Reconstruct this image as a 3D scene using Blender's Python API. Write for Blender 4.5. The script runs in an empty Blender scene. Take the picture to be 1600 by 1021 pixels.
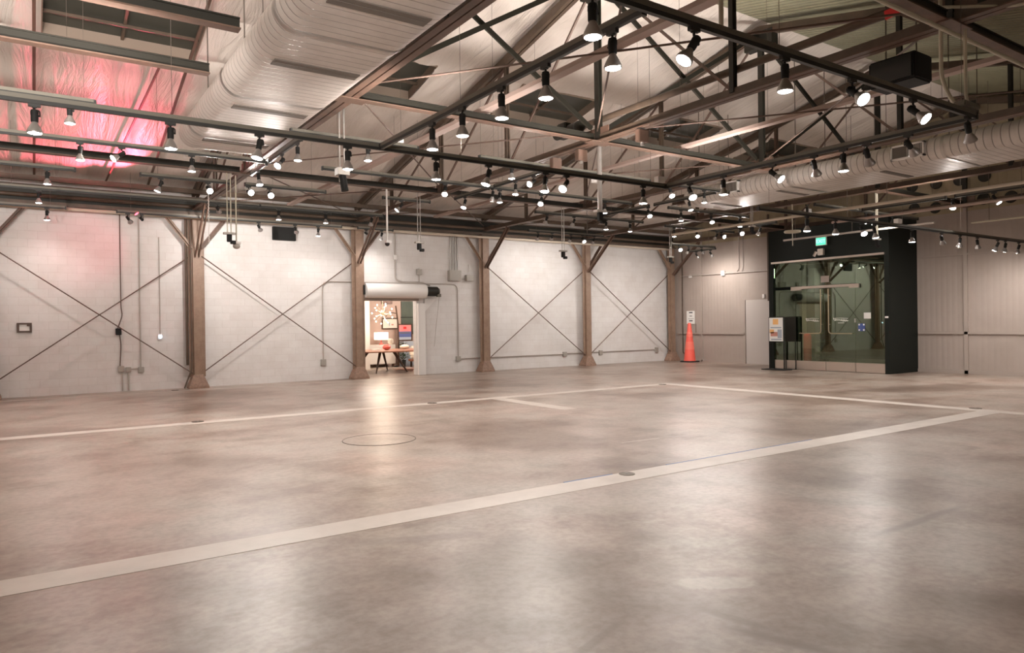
import bpy, bmesh, math, random
from mathutils import Vector, Matrix, Quaternion, noise
random.seed(7)
PI = math.pi
scene = bpy.context.scene
COL = scene.collection

# ------------------------------------------------------------------ materials
def mat(name, color, rough=0.6, metal=0.0, spec=0.5, emit=None, estr=0.0, var=None, vscale=6.0, bump=0.0, bscale=30.0):
    m = bpy.data.materials.new(name); m.use_nodes = True
    nt = m.node_tree; b = nt.nodes['Principled BSDF']
    b.inputs['Base Color'].default_value = (*color, 1)
    b.inputs['Roughness'].default_value = rough
    b.inputs['Metallic'].default_value = metal
    b.inputs['Specular IOR Level'].default_value = spec
    if emit:
        b.inputs['Emission Color'].default_value = (*emit, 1)
        b.inputs['Emission Strength'].default_value = estr
    if var or bump:
        geo = nt.nodes.new('ShaderNodeNewGeometry')
        n = nt.nodes.new('ShaderNodeTexNoise'); n.inputs['Scale'].default_value = vscale
        n.inputs['Detail'].default_value = 5; n.inputs['Roughness'].default_value = 0.65
        nt.links.new(geo.outputs['Position'], n.inputs['Vector'])
        if var:
            r = nt.nodes.new('ShaderNodeValToRGB')
            r.color_ramp.elements[0].position = 0.38; r.color_ramp.elements[1].position = 0.66
            r.color_ramp.elements[0].color = (*color, 1); r.color_ramp.elements[1].color = (*var, 1)
            nt.links.new(n.outputs['Fac'], r.inputs['Fac'])
            nt.links.new(r.outputs['Color'], b.inputs['Base Color'])
        if bump:
            n2 = nt.nodes.new('ShaderNodeTexNoise'); n2.inputs['Scale'].default_value = bscale
            nt.links.new(geo.outputs['Position'], n2.inputs['Vector'])
            bp = nt.nodes.new('ShaderNodeBump'); bp.inputs['Strength'].default_value = bump; bp.inputs['Distance'].default_value = 0.01
            nt.links.new(n2.outputs['Fac'], bp.inputs['Height']); nt.links.new(bp.outputs['Normal'], b.inputs['Normal'])
    return m

class NB:
    """small node builder"""
    def __init__(s, name):
        s.m = bpy.data.materials.new(name); s.m.use_nodes = True; s.t = s.m.node_tree
        s.b = s.t.nodes['Principled BSDF']
    def n(s, typ, **kw):
        nd = s.t.nodes.new(typ)
        for k, v in kw.items():
            if k in nd.inputs: nd.inputs[k].default_value = v
            else: setattr(nd, k, v)
        return nd
    def l(s, a, b): s.t.links.new(a, b)
    def ramp(s, stops):
        r = s.n('ShaderNodeValToRGB'); e = r.color_ramp.elements
        while len(e) < len(stops): e.new(0.5)
        for el, (p, c) in zip(e, stops):
            el.position = p; el.color = (*c, 1)
        return r
    def mapped(s, scale):
        g = s.n('ShaderNodeNewGeometry'); mp = s.n('ShaderNodeMapping'); mp.inputs['Scale'].default_value = scale
        s.l(g.outputs['Position'], mp.inputs['Vector']); return mp.outputs['Vector']
    def mix(s, fac, a, b, mode='MIX'):
        x = s.n('ShaderNodeMix', data_type='RGBA', blend_type=mode)
        for sock, v in ((x.inputs[0], fac), (x.inputs[6], a), (x.inputs[7], b)):
            if hasattr(v, 'links'): s.l(v, sock)
            elif isinstance(v, (int, float)): sock.default_value = v
            else: sock.default_value = (*v, 1)
        return x.outputs[2]

MARKS = [(2.95,2.55,3.2,1.85,0.06,0.6),(3.05,2.75,3.15,2.25,0.05,0.45),(5.0,2.85,6.7,2.85,0.06,0.5),(1.85,2.55,2.65,2.85,0.035,0.35),(0.9,2.9,1.05,2.85,0.06,0.6),(3.25,3.05,3.65,2.75,0.12,-0.22),(6.4,7.0,7.2,6.95,0.05,-0.4),(0.2,3.9,0.75,3.75,0.12,0.5),(1.9,5.0,2.9,4.6,0.10,0.3),(7.2,15.6,9.5,15.2,0.35,0.35),(11.5,9.4,13.0,8.8,0.3,0.35),(15.0,9.0,19.0,7.5,0.8,0.5)]
def concrete():
    k = NB('polished concrete'); v = k.mapped((1, 1, 1))
    a = k.n('ShaderNodeTexNoise', Scale=0.42, Detail=3.0, Roughness=0.5); k.l(v, a.inputs['Vector'])
    b = k.n('ShaderNodeTexNoise', Scale=2.2, Detail=6.0, Roughness=0.6); k.l(k.mapped((1.0, 0.7, 1)), b.inputs['Vector'])
    c = k.n('ShaderNodeTexNoise', Scale=17.0, Detail=4.0, Roughness=0.6); k.l(v, c.inputs['Vector'])
    d = k.n('ShaderNodeTexNoise', Scale=0.75, Detail=7.0, Roughness=0.68); k.l(k.mapped((0.8, 1.25, 1)), d.inputs['Vector'])
    r1 = k.ramp([(0.36, (0.260, 0.195, 0.155)), (0.46, (0.375, 0.300, 0.255)), (0.54, (0.395, 0.340, 0.292)), (0.64, (0.445, 0.355, 0.305))]); k.l(a.outputs['Fac'], r1.inputs['Fac'])
    r2 = k.ramp([(0.34, (0.68, 0.64, 0.60)), (0.50, (0.93, 0.92, 0.91)), (0.64, (1.0, 1.0, 1.0))]); k.l(b.outputs['Fac'], r2.inputs['Fac'])
    r3 = k.ramp([(0.38, (0.78, 0.76, 0.74)), (0.58, (1, 1, 1))]); k.l(c.outputs['Fac'], r3.inputs['Fac'])
    r4 = k.ramp([(0.36, (0.58, 0.49, 0.43)), (0.46, (0.88, 0.83, 0.80)), (0.56, (1.0, 1.0, 1.0))]); k.l(d.outputs['Fac'], r4.inputs['Fac'])
    x = k.mix(0.8, r1.outputs['Color'], r2.outputs['Color'], 'MULTIPLY')
    x = k.mix(0.75, x, r3.outputs['Color'], 'MULTIPLY')
    x = k.mix(0.85, x, r4.outputs['Color'], 'MULTIPLY')
    # worn drag marks and scuffs with their own shapes
    sp = k.n('ShaderNodeSeparateXYZ'); k.l(v, sp.inputs[0])
    def mth(op, a1, b1=None):
        n = k.n('ShaderNodeMath', operation=op)
        for i, q in enumerate((a1, b1)):
            if q is None: continue
            if hasattr(q, 'links'): k.l(q, n.inputs[i])
            else: n.inputs[i].default_value = q
        return n.outputs[0]
    for (px, py, qx, qy, w, dk) in MARKS:
        dx, dy = qx-px, qy-py; ln = math.hypot(dx, dy); dx /= ln; dy /= ln
        u = mth('ADD', mth('MULTIPLY', mth('SUBTRACT', sp.outputs['X'], px), dx), mth('MULTIPLY', mth('SUBTRACT', sp.outputs['Y'], py), dy))
        t_ = mth('ADD', mth('MULTIPLY', mth('SUBTRACT', sp.outputs['X'], px), -dy), mth('MULTIPLY', mth('SUBTRACT', sp.outputs['Y'], py), dx))
        t_ = mth('ADD', t_, mth('MULTIPLY', mth('SUBTRACT', d.outputs['Fac'], 0.5), w*1.6))
        a_ = mth('MAXIMUM', mth('SUBTRACT', 1.0, mth('DIVIDE', mth('ABSOLUTE', t_), w)), 0.0)
        e_ = mth('MAXIMUM', mth('SUBTRACT', 1.0, mth('POWER', mth('ABSOLUTE', mth('SUBTRACT', mth('DIVIDE', u, ln/2), 1.0)), 2.0)), 0.0)
        f_ = mth('MINIMUM', mth('MULTIPLY', mth('MULTIPLY', mth('MULTIPLY', a_, e_), mth('POWER', c.outputs['Fac'], 1.0)), 1.6), abs(dk))
        x = k.mix(f_, x, (0.13, 0.095, 0.075) if dk > 0 else (0.62, 0.57, 0.52))
    k.l(x, k.b.inputs['Base Color'])
    k.b.inputs['Roughness'].default_value = 0.34
    bp = k.n('ShaderNodeBump', Strength=0.16, Distance=0.01); k.l(b.outputs['Fac'], bp.inputs['Height']); k.l(bp.outputs['Normal'], k.b.inputs['Normal'])
    k.b.inputs['Specular IOR Level'].default_value = 0.5
    return k.m

def painted_brick():
    k = NB('white painted block'); g = k.n('ShaderNodeNewGeometry'); s = k.n('ShaderNodeSeparateXYZ'); c = k.n('ShaderNodeCombineXYZ')
    k.l(g.outputs['Position'], s.inputs[0]); ad = k.n('ShaderNodeMath', operation='ADD')
    k.l(s.outputs['X'], ad.inputs[0]); k.l(s.outputs['Y'], ad.inputs[1])
    k.l(ad.outputs[0], c.inputs['X']); k.l(s.outputs['Z'], c.inputs['Y'])
    br = k.n('ShaderNodeTexBrick', Scale=1.0); k.l(c.outputs[0], br.inputs['Vector'])
    br.inputs['Brick Width'].default_value = 0.40; br.inputs['Row Height'].default_value = 0.20; br.inputs['Mortar Size'].default_value = 0.006
    br.inputs['Mortar Smooth'].default_value = 0.6
    br.inputs['Color1'].default_value = (0.74, 0.715, 0.695, 1); br.inputs['Color2'].default_value = (0.71, 0.68, 0.66, 1); br.inputs['Mortar'].default_value = (0.65, 0.615, 0.59, 1)
    n = k.n('ShaderNodeTexNoise', Scale=1.3, Detail=6.0, Roughness=0.7); k.l(g.outputs['Position'], n.inputs['Vector'])
    r = k.ramp([(0.3, (0.86, 0.83, 0.80)), (0.6, (1, 1, 1))]); k.l(n.outputs['Fac'], r.inputs['Fac'])
    k.l(k.mix(0.7, br.outputs['Color'], r.outputs['Color'], 'MULTIPLY'), k.b.inputs['Base Color'])
    bp = k.n('ShaderNodeBump', Strength=0.35, Distance=0.006); bp.invert = True; k.l(br.outputs['Fac'], bp.inputs['Height']); k.l(bp.outputs['Normal'], k.b.inputs['Normal'])
    k.b.inputs['Roughness'].default_value = 0.55
    return k.m

def insulation():
    k = NB('white faced roof insulation')
    n = k.n('ShaderNodeTexNoise', Scale=1.0, Detail=6.0, Roughness=0.6, Distortion=1.2); k.l(k.mapped((3.2, 0.55, 0.55)), n.inputs['Vector'])
    n2 = k.n('ShaderNodeTexNoise', Scale=0.5, Detail=4.0); k.l(k.mapped((1, 1, 1)), n2.inputs['Vector'])
    r = k.ramp([(0.25, (0.60, 0.53, 0.47)), (0.55, (0.74, 0.67, 0.61)), (0.8, (0.80, 0.74, 0.68))]); k.l(n2.outputs['Fac'], r.inputs['Fac'])
    k.l(r.outputs['Color'], k.b.inputs['Base Color'])
    bp = k.n('ShaderNodeBump', Strength=1.0, Distance=0.09); k.l(n.outputs['Fac'], bp.inputs['Height']); k.l(bp.outputs['Normal'], k.b.inputs['Normal'])
    k.b.inputs['Roughness'].default_value = 0.38
    return k.m

def ribbed(name, c1, rough, metal, axis, freq, strength, var=None, dist=0.02):
    """sheet with straight ribs across the given axis"""
    k = NB(name); g = k.n('ShaderNodeNewGeometry'); s = k.n('ShaderNodeSeparateXYZ'); k.l(g.outputs['Position'], s.inputs[0])
    mu = k.n('ShaderNodeMath', operation='MULTIPLY'); mu.inputs[1].default_value = freq * 2 * PI; k.l(s.outputs[axis], mu.inputs[0])
    si = k.n('ShaderNodeMath', operation='SINE'); k.l(mu.outputs[0], si.inputs[0])
    pw = k.n('ShaderNodeMath', operation='ABSOLUTE'); k.l(si.outputs[0], pw.inputs[0])
    bp = k.n('ShaderNodeBump', Strength=strength, Distance=dist); k.l(pw.outputs[0], bp.inputs['Height']); k.l(bp.outputs['Normal'], k.b.inputs['Normal'])
    n = k.n('ShaderNodeTexNoise', Scale=0.8, Detail=6.0, Roughness=0.65); k.l(g.outputs['Position'], n.inputs['Vector'])
    r = k.ramp([(0.32, c1), (0.68, var or c1)]); k.l(n.outputs['Fac'], r.inputs['Fac']); k.l(r.outputs['Color'], k.b.inputs['Base Color'])
    k.b.inputs['Roughness'].default_value = rough; k.b.inputs['Metallic'].default_value = metal
    return k.m

def spiral_duct(name):
    k = NB(name); g = k.n('ShaderNodeNewGeometry'); s = k.n('ShaderNodeSeparateXYZ'); k.l(g.outputs['Position'], s.inputs[0])
    mu = k.n('ShaderNodeMath', operation='MULTIPLY'); mu.inputs[1].default_value = 7.4; k.l(s.outputs['Y'], mu.inputs[0])
    fr = k.n('ShaderNodeMath', operation='FRACT'); k.l(mu.outputs[0], fr.inputs[0])
    r = k.ramp([(0.0, (1, 1, 1)), (0.84, (1, 1, 1)), (0.93, (0.30, 0.27, 0.25)), (1.0, (1, 1, 1))]); k.l(fr.outputs[0], r.inputs['Fac'])
    n = k.n('ShaderNodeTexNoise', Scale=1.6, Detail=6.0, Roughness=0.7); k.l(g.outputs['Position'], n.inputs['Vector'])
    r2 = k.ramp([(0.3, (0.50, 0.45, 0.41)), (0.7, (0.66, 0.61, 0.57))]); k.l(n.outputs['Fac'], r2.inputs['Fac'])
    k.l(k.mix(0.9, r2.outputs['Color'], r.outputs['Color'], 'MULTIPLY'), k.b.inputs['Base Color'])
    bp = k.n('ShaderNodeBump', Strength=0.8, Distance=0.012); k.l(r.outputs['Color'], bp.inputs['Height']); k.l(bp.outputs['Normal'], k.b.inputs['Normal'])
    k.b.inputs['Metallic'].default_value = 0.25; k.b.inputs['Roughness'].default_value = 0.48
    return k.m

def glass(name, tint, refl):
    m = bpy.data.materials.new(name); m.use_nodes = True; t = m.node_tree
    for n in list(t.nodes): t.nodes.remove(n)
    o = t.nodes.new('ShaderNodeOutputMaterial'); mx = t.nodes.new('ShaderNodeMixShader'); tr = t.nodes.new('ShaderNodeBsdfTransparent'); gl = t.nodes.new('ShaderNodeBsdfGlossy')
    fr = t.nodes.new('ShaderNodeFresnel'); fr.inputs['IOR'].default_value = 1.5
    ad = t.nodes.new('ShaderNodeMath'); ad.operation = 'MULTIPLY_ADD'; ad.inputs[1].default_value = 1.9; ad.inputs[2].default_value = refl
    t.links.new(fr.outputs[0], ad.inputs[0]); t.links.new(ad.outputs[0], mx.inputs[0])
    tr.inputs['Color'].default_value = (*tint, 1); gl.inputs['Roughness'].default_value = 0.0; gl.inputs['Color'].default_value = (0.84, 0.94, 0.78, 1)
    t.links.new(tr.outputs[0], mx.inputs[1]); t.links.new(gl.outputs[0], mx.inputs[2]); t.links.new(mx.outputs[0], o.inputs[0])
    return m

M = {}
M['floor'] = concrete()
M['brick'] = painted_brick()
M['insul'] = insulation()
M['deck'] = ribbed('shade-toned roof deck', (0.22, 0.215, 0.14), 0.55, 0.1, 'X', 3.2, 0.9, (0.32, 0.30, 0.20), 0.04)  # olive deck, its tone lowered to stand in for weak light on this slope
M['gable'] = ribbed('dim olive gable sheet', (0.30, 0.245, 0.16), 0.6, 0.0, 'Y', 2.2, 0.5, (0.38, 0.31, 0.21), 0.02)  # olive sheet, coloured darker too because few lights reach it
M['board'] = ribbed('taupe ribbed wall sheet', (0.35, 0.29, 0.25), 0.6, 0.0, 'Y', 3.3, 0.35, (0.40, 0.335, 0.295), 0.012)
M['taupe'] = mat('taupe trim', (0.37, 0.31, 0.27), 0.55)
M['slab'] = mat('grey door slab', (0.50, 0.45, 0.415), 0.5)
M['plain'] = mat('plain white plaster', (0.72, 0.67, 0.62), 0.7)
M['steel'] = mat('brown painted steel', (0.085, 0.060, 0.042), 0.5, 0.1, var=(0.125, 0.083, 0.058), vscale=3.0)
M['rust'] = mat('red oxide steel', (0.145, 0.082, 0.058), 0.55, 0.1, var=(0.10, 0.065, 0.046), vscale=4.0)
M['col'] = mat('tan column paint', (0.30, 0.205, 0.145), 0.5, 0.0, var=(0.24, 0.155, 0.11), vscale=5.0)
M['colbase'] = mat('scuffed column base', (0.23, 0.145, 0.105), 0.6, 0.0, var=(0.33, 0.21, 0.15), vscale=14.0)
M['dark'] = mat('dark green-black steel', (0.020, 0.018, 0.013), 0.5, 0.2)
M['pale'] = mat('pale mauve painted channel', (0.40, 0.30, 0.26), 0.5)
M['rod'] = mat('bracing rod', (0.15, 0.10, 0.08), 0.5, 0.3)
M['wire'] = mat('hanger wire', (0.16, 0.13, 0.11), 0.5, 0.5)
M['strutch'] = mat('grey-olive channel', (0.15, 0.138, 0.112), 0.45, 0.3)
M['black'] = mat('black track', (0.018, 0.018, 0.016), 0.45)
M['blackm'] = mat('matte black', (0.007, 0.007, 0.0065), 0.75)
M['bulb'] = mat('silvered lamp glass', (0.40, 0.375, 0.36), 0.3, 0.6)
M['lens'] = mat('lit lamp face', (1, 1, 1), 0.3, emit=(1.0, 0.95, 0.90), estr=22.0)
M['lensred'] = mat('red lamp face', (0.9, 0.1, 0.1), 0.3, emit=(1.0, 0.08, 0.12), estr=4.0)
M['duct'] = spiral_duct('spiral duct sheet')
M['slot'] = mat('diffuser slot', (0.14, 0.118, 0.10), 0.6, 0.0)
M['galv'] = mat('galvanised conduit', (0.46, 0.43, 0.40), 0.35, 0.75)
M['condp'] = mat('painted conduit', (0.44, 0.39, 0.35), 0.5)
M['conds'] = mat('cream cable', (0.50, 0.46, 0.36), 0.55)
M['white'] = mat('white enamel', (0.80, 0.77, 0.74), 0.35)
M['greybox'] = mat('grey junction box', (0.40, 0.37, 0.33), 0.45, 0.2)
M['line'] = mat('pale floor stripe', (0.56, 0.495, 0.44), 0.42, var=(0.49, 0.43, 0.38), vscale=2.2)
M['lined'] = mat('plate rim', (0.10, 0.08, 0.065), 0.5, 0.5)
M['tape'] = mat('blue tape', (0.12, 0.19, 0.36), 0.6)
M['cap'] = mat('bronze floor cap', (0.13, 0.105, 0.08), 0.4, 0.7)
M['portal'] = mat('black-green portal panel', (0.010, 0.0125, 0.010), 0.6, 0.0, 0.2)
M['lobby'] = mat('dark lobby wall', (0.060, 0.068, 0.050), 0.8)
M['glass'] = glass('tinted glass', (0.66, 0.74, 0.64), 0.05)
M['alu'] = mat('brushed champagne metal', (0.62, 0.54, 0.47), 0.33, 0.8)
M['brass'] = mat('satin brass tube', (0.62, 0.53, 0.38), 0.28, 0.85)
M['exitg'] = mat('exit green', (0.03, 0.35, 0.2), 0.4, emit=(0.08, 0.78, 0.42), estr=0.9)
M['exitw'] = mat('exit letters', (0.02, 0.20, 0.12), 0.4, emit=(0.55, 1.0, 0.8), estr=1.1)
M['frost'] = mat('white frosted lettering', (0.85, 0.84, 0.80), 0.6)
M['blue'] = mat('blue sticker', (0.06, 0.10, 0.30), 0.5)
M['orange'] = mat('orange cone plastic', (0.86, 0.12, 0.085), 0.45)
M['orangeb'] = mat('cone band', (0.9, 0.19, 0.14), 0.35)
M['rubber'] = mat('black rubber', (0.02, 0.02, 0.02), 0.7)
M['red'] = mat('red enamel', (0.75, 0.03, 0.03), 0.35)
M['paper'] = mat('paper', (0.82, 0.80, 0.76), 0.7)
M['ink'] = mat('ink', (0.10, 0.10, 0.10), 0.7)
M['inkor'] = mat('orange print', (0.85, 0.48, 0.18), 0.6)
M['inkpink'] = mat('coral print', (0.55, 0.25, 0.19), 0.6)
M['inkgrey'] = mat('grey-blue print', (0.38, 0.42, 0.48), 0.6)
M['ledblue'] = mat('blue-white led', (0.7, 0.8, 1.0), 0.3, emit=(0.55, 0.75, 1.0), estr=5.0)
M['wood'] = mat('walnut', (0.30, 0.13, 0.08), 0.4, var=(0.36, 0.17, 0.11), vscale=3.0)
M['darkwood'] = mat('dark walnut', (0.07, 0.035, 0.02), 0.4)
M['roomwall'] = mat('dusty rose wall', (0.50, 0.37, 0.31), 0.75)
M['cushion'] = mat('cream fabric', (0.80, 0.72, 0.62), 0.9, bump=0.2)
M['vase'] = mat('coral glaze', (0.72, 0.12, 0.09), 0.3)
M['shade'] = mat('lit paper shade', (0.9, 0.82, 0.75), 0.8, emit=(1.0, 0.80, 0.66), estr=0.9)
M['glow'] = mat('warm bulb', (1, 0.9, 0.7), 0.3, emit=(1.0, 0.82, 0.60), estr=7.0)
M['leaf'] = mat('dark leaf', (0.025, 0.06, 0.02), 0.5, var=(0.05, 0.10, 0.03), vscale=9)
M['blind'] = ribbed('dark slatted blind', (0.035, 0.055, 0.045), 0.5, 0.0, 'X', 9.0, 0.6, (0.09, 0.11, 0.085))
M['inkblue'] = mat('blue print', (0.09, 0.12, 0.30), 0.6)
M['inkrose'] = mat('rose print', (0.75, 0.25, 0.24), 0.6)
M['rug'] = mat('rose rug', (0.52, 0.30, 0.25), 0.95, var=(0.62, 0.46, 0.38), vscale=8)
M['skyglass'] = mat('dirty skylight glazing', (0.05, 0.05, 0.04), 0.35)
M['well'] = mat('skylight well lining', (0.26, 0.20, 0.155), 0.6)
M['cream'] = mat('cream pipe paint', (0.55, 0.47, 0.38), 0.5)
M['holes'] = mat('dark vent mesh', (0.035, 0.032, 0.024), 0.7)
M['lampw'] = mat('pale opal globe', (0.62, 0.58, 0.48), 0.3)

# ------------------------------------------------------------------ geometry helpers
def V(*a): return Vector(a)
def box(bm, lo, hi):
    x0, y0, z0 = lo; x1, y1, z1 = hi
    v = [bm.verts.new(p) for p in ((x0,y0,z0),(x1,y0,z0),(x1,y1,z0),(x0,y1,z0),(x0,y0,z1),(x1,y0,z1),(x1,y1,z1),(x0,y1,z1))]
    for f in ((0,3,2,1),(4,5,6,7),(0,1,5,4),(1,2,6,5),(2,3,7,6),(3,0,4,7)): bm.faces.new([v[i] for i in f])
def frame_for(d, up=None):
    d = d.normalized(); up = Vector(up) if up else (V(0,0,1) if abs(d.z) < 0.95 else V(1,0,0))
    s = d.cross(up)
    if s.length < 1e-4: s = d.cross(V(1,0,0))
    s.normalize(); return s, s.cross(d).normalized()
def beam(bm, p, q, w, h, up=None, ends=None):
    p, q = Vector(p), Vector(q); s, u = frame_for(q - p, up)
    vs = []
    for c in (p, q):
        for a, b in ((-1,-1),(1,-1),(1,1),(-1,1)): vs.append(bm.verts.new(c + s*(a*w/2) + u*(b*h/2)))
    for f in ((3,2,1,0),(4,5,6,7),(0,1,5,4),(1,2,6,5),(2,3,7,6),(3,0,4,7)): bm.faces.new([vs[i] for i in f])
def angle(bm, p, q, w, h, t=0.014, up=None):
    """an L or T section: a flat leg plus an upright web"""
    p, q = Vector(p), Vector(q); s, u = frame_for(q - p, up)
    beam(bm, p, q, w, t, up); beam(bm, p + u*(h/2), q + u*(h/2), t*1.6, h, up)
def tube(bm, pts, r, seg=8, close=True):
    pts = [Vector(p) for p in pts]; rings = []
    for i, p in enumerate(pts):
        a = (pts[i] - pts[i-1]).normalized() if i else (pts[1]-pts[0]).normalized()
        b = (pts[i+1] - pts[i]).normalized() if i < len(pts)-1 else a
        d = (a + b); d = d.normalized() if d.length > 1e-5 else a
        if i == 0: s, u = frame_for(d)
        else:
            s = s - d*s.dot(d)
            s = s.normalized() if s.length > 1e-4 else frame_for(d)[0]
            u = s.cross(d).normalized()
        k = 1.0 / max(0.5, abs(d.dot(a)))
        rr = r[i] if isinstance(r, (list, tuple)) else r
        rings.append([bm.verts.new(p + (s*math.cos(2*PI*j/seg) + u*math.sin(2*PI*j/seg))*rr) for j in range(seg)])
    for A, B in zip(rings, rings[1:]):
        for j in range(seg): bm.faces.new((A[j], A[(j+1) % seg], B[(j+1) % seg], B[j]))
    if close:
        bm.faces.new(list(reversed(rings[0]))); bm.faces.new(rings[-1])
def arc_pts(pts, r=0.08, n=4):
    """round the corners of a polyline"""
    pts = [Vector(p) for p in pts]; out = [pts[0]]
    for a, b, c in zip(pts, pts[1:], pts[2:]):
        d1 = (a-b); d2 = (c-b); k = min(r, d1.length*.45, d2.length*.45); p = b + d1.normalized()*k; q = b + d2.normalized()*k
        for i in range(n+1):
            t = i/n; out.append(p*(1-t)**2 + b*2*t*(1-t) + q*t*t)
    return out + [pts[-1]]
def lathe(bm, prof, c=(0,0,0), seg=20, cap=True):
    c = Vector(c); rings = []
    for r, z in prof: rings.append([bm.verts.new(c + V(r*math.cos(2*PI*j/seg), r*math.sin(2*PI*j/seg), z)) for j in range(seg)])
    for A, B in zip(rings, rings[1:]):
        for j in range(seg): bm.faces.new((A[j], A[(j+1) % seg], B[(j+1) % seg], B[j]))
    if cap:
        bm.faces.new(list(reversed(rings[0]))); bm.faces.new(rings[-1])
def sphere(bm, c, r, su=14, sv=8, sz=1.0):
    lathe(bm, [(max(1e-4, r*math.sin(PI*i/sv)), -r*sz*math.cos(PI*i/sv)) for i in range(sv+1)], c, su, False)
def NEW(): return bmesh.new()
def obj(name, bm, m, parent=None, bevel=0.0, smooth=False, base=None):
    """link a bmesh as one mesh object; world coordinates are made local to its parent"""
    if base is None and parent is not None:
        q = parent; base = V(0,0,0)
        while q is not None: base = base + q.location; q = q.parent
    if base is not None: bmesh.ops.translate(bm, verts=bm.verts, vec=-Vector(base))
    bmesh.ops.recalc_face_normals(bm, faces=bm.faces)
    if bevel: bmesh.ops.bevel(bm, geom=list(bm.edges), offset=bevel, segments=2, affect='EDGES', clamp_overlap=True)
    me = bpy.data.meshes.new(name); bm.to_mesh(me); bm.free()
    if smooth:
        me.polygons.foreach_set('use_smooth', [True]*len(me.polygons))
        try: me.set_sharp_from_angle(angle=math.radians(38))
        except Exception: pass
    o = bpy.data.objects.new(name, me); COL.objects.link(o); me.materials.append(M[m] if isinstance(m, str) else m)
    if parent is not None: o.parent = parent
    elif base is not None: o.location = base
    return o
def tag(o, label, cat, group=None):
    o['label'] = label; o['category'] = cat
    if group: o['group'] = group
    while len(label.split()) > 16 and ' the ' in label: label = label.replace(' the ', ' ', 1)
    o['label'] = label
    return o
def thing(name, label, cat, loc, group=None):
    o = bpy.data.objects.new(name, None); COL.objects.link(o); o.location = loc; o.empty_display_size = 0.1
    return tag(o, label, cat, group)
def struct(name, bm, m, **kw):
    o = obj(name, bm, m, **kw); o['kind'] = 'structure'; return o
def dup(root, loc, label, group=None):
    r = root.copy(); COL.objects.link(r); r.location = loc; tag(r, label, root['category'], group or root.get('group'))
    for ch in list(root.children):
        c = ch.copy(); COL.objects.link(c); c.parent = r
        for g in ch.children:
            d = g.copy(); COL.objects.link(d); d.parent = c
    return r
def quick(name, build, m, label, cat, base, group=None, bevel=0, smooth=False):
    bm = NEW(); build(bm); return tag(obj(name, bm, m, base=base, bevel=bevel, smooth=smooth), label, cat, group)
ORD = ['first','second','third','fourth','fifth','sixth','seventh','eighth','ninth','tenth','eleventh','twelfth','thirteenth','fourteenth','fifteenth']

# ------------------------------------------------------------------ setting
RIDGE, SL = 9.35, 0.2262
def zr(y): return 7.86 - SL*abs(y - RIDGE)
bm = NEW(); box(bm, (-8.2,-2.2,-0.2), (28.2,26.4,0.0)); struct('floor', bm, 'floor')
bm = NEW()
for lo, hi in (((-8.2,20.65,0),(8.5,20.9,5.28)), ((10.27,20.65,0),(22.25,20.9,5.28)), ((8.5,20.65,2.42),(10.27,20.9,5.28))): box(bm, lo, hi)
struct('wall_left', bm, 'brick')
def gable(bm, x0, x1, y0, y1, zlo=0.0, drop=0.0):
    vs = []
    for x in (x0, x1): vs += [bm.verts.new(p) for p in ((x,y0,zlo),(x,y1,zlo),(x,y1,zr(y1)-drop),(x,y0,zr(y0)-drop))]
    for f in ((3,2,1,0),(4,5,6,7),(0,1,5,4),(1,2,6,5),(2,3,7,6),(3,0,4,7)): bm.faces.new([vs[i] for i in f])
bm = NEW()
for a, b, z in ((-2.2,10.95,0),(10.95,14.66,3.5),(14.66,20.9,0)): box(bm, (22.0,a,z), (22.25,b,4.62))
struct('wall_right', bm, 'board')
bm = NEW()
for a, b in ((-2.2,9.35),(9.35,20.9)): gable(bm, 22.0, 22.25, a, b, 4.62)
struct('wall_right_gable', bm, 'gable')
bm = NEW()
for a, b in ((-2.2,9.35),(9.35,20.9)): gable(bm, -8.2, -8.0, a, b)
struct('wall_back', bm, 'plain')
bm = NEW(); box(bm, (-8.2,-2.2,0), (22.25,-2.0,5.3)); struct('wall_front', bm, 'plain')

# roof: insulated slope with skylight openings, deck slope coloured dark for its weak light
SKY = [(-3.15,-0.80),(0.22,2.62),(4.78,7.08),(9.30,11.60),(13.80,16.10),(18.30,20.60)]
SY0, SY1 = 13.15, 14.50
xs = sorted(set([round(-8.2+0.19*i, 3) for i in range(161)] + [v for s in SKY for v in s])); xs = [x for x in xs if x <= 22.25]
ys = sorted(set([round(9.35+0.23*i, 3) for i in range(51)] + [SY0, SY1])); ys = [y for y in ys if y <= 20.9]
bm = NEW(); grid = {}
for i, x in enumerate(xs):
    for j, y in enumerate(ys):
        near = min([abs(y-SY0), abs(y-SY1)] + [9]) < 0.02
        sag = 0.07*abs(math.sin(PI*(x-0.1)/1.2))**0.7 + 0.07*noise.noise(Vector((x*1.1, y*0.22, 3))) + 0.05*noise.noise(Vector((x*2.6, y*0.5, 8)))
        grid[i,j] = bm.verts.new((x, y, zr(y) + 0.03 - (0 if near else sag*min(1.0, (y-9.35)/1.0))))
for i in range(len(xs)-1):
    for j in range(len(ys)-1):
        cx, cy = (xs[i]+xs[i+1])/2, (ys[j]+ys[j+1])/2
        if SY0 < cy < SY1 and any(a < cx < b for a, b in SKY): continue
        bm.faces.new((grid[i,j], grid[i+1,j], grid[i+1,j+1], grid[i,j+1]))
for v in [v for v in bm.verts if not v.link_faces]: bm.verts.remove(v)
struct('ceiling_left', bm, 'insul', smooth=True)
bm = NEW(); vs = []
for z in (0.02, 0.14): vs += [bm.verts.new(p) for p in ((-8.2,-2.2,zr(-2.2)+z),(22.25,-2.2,zr(-2.2)+z),(22.25,9.35,zr(9.35)+z),(-8.2,9.35,zr(9.35)+z))]
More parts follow.
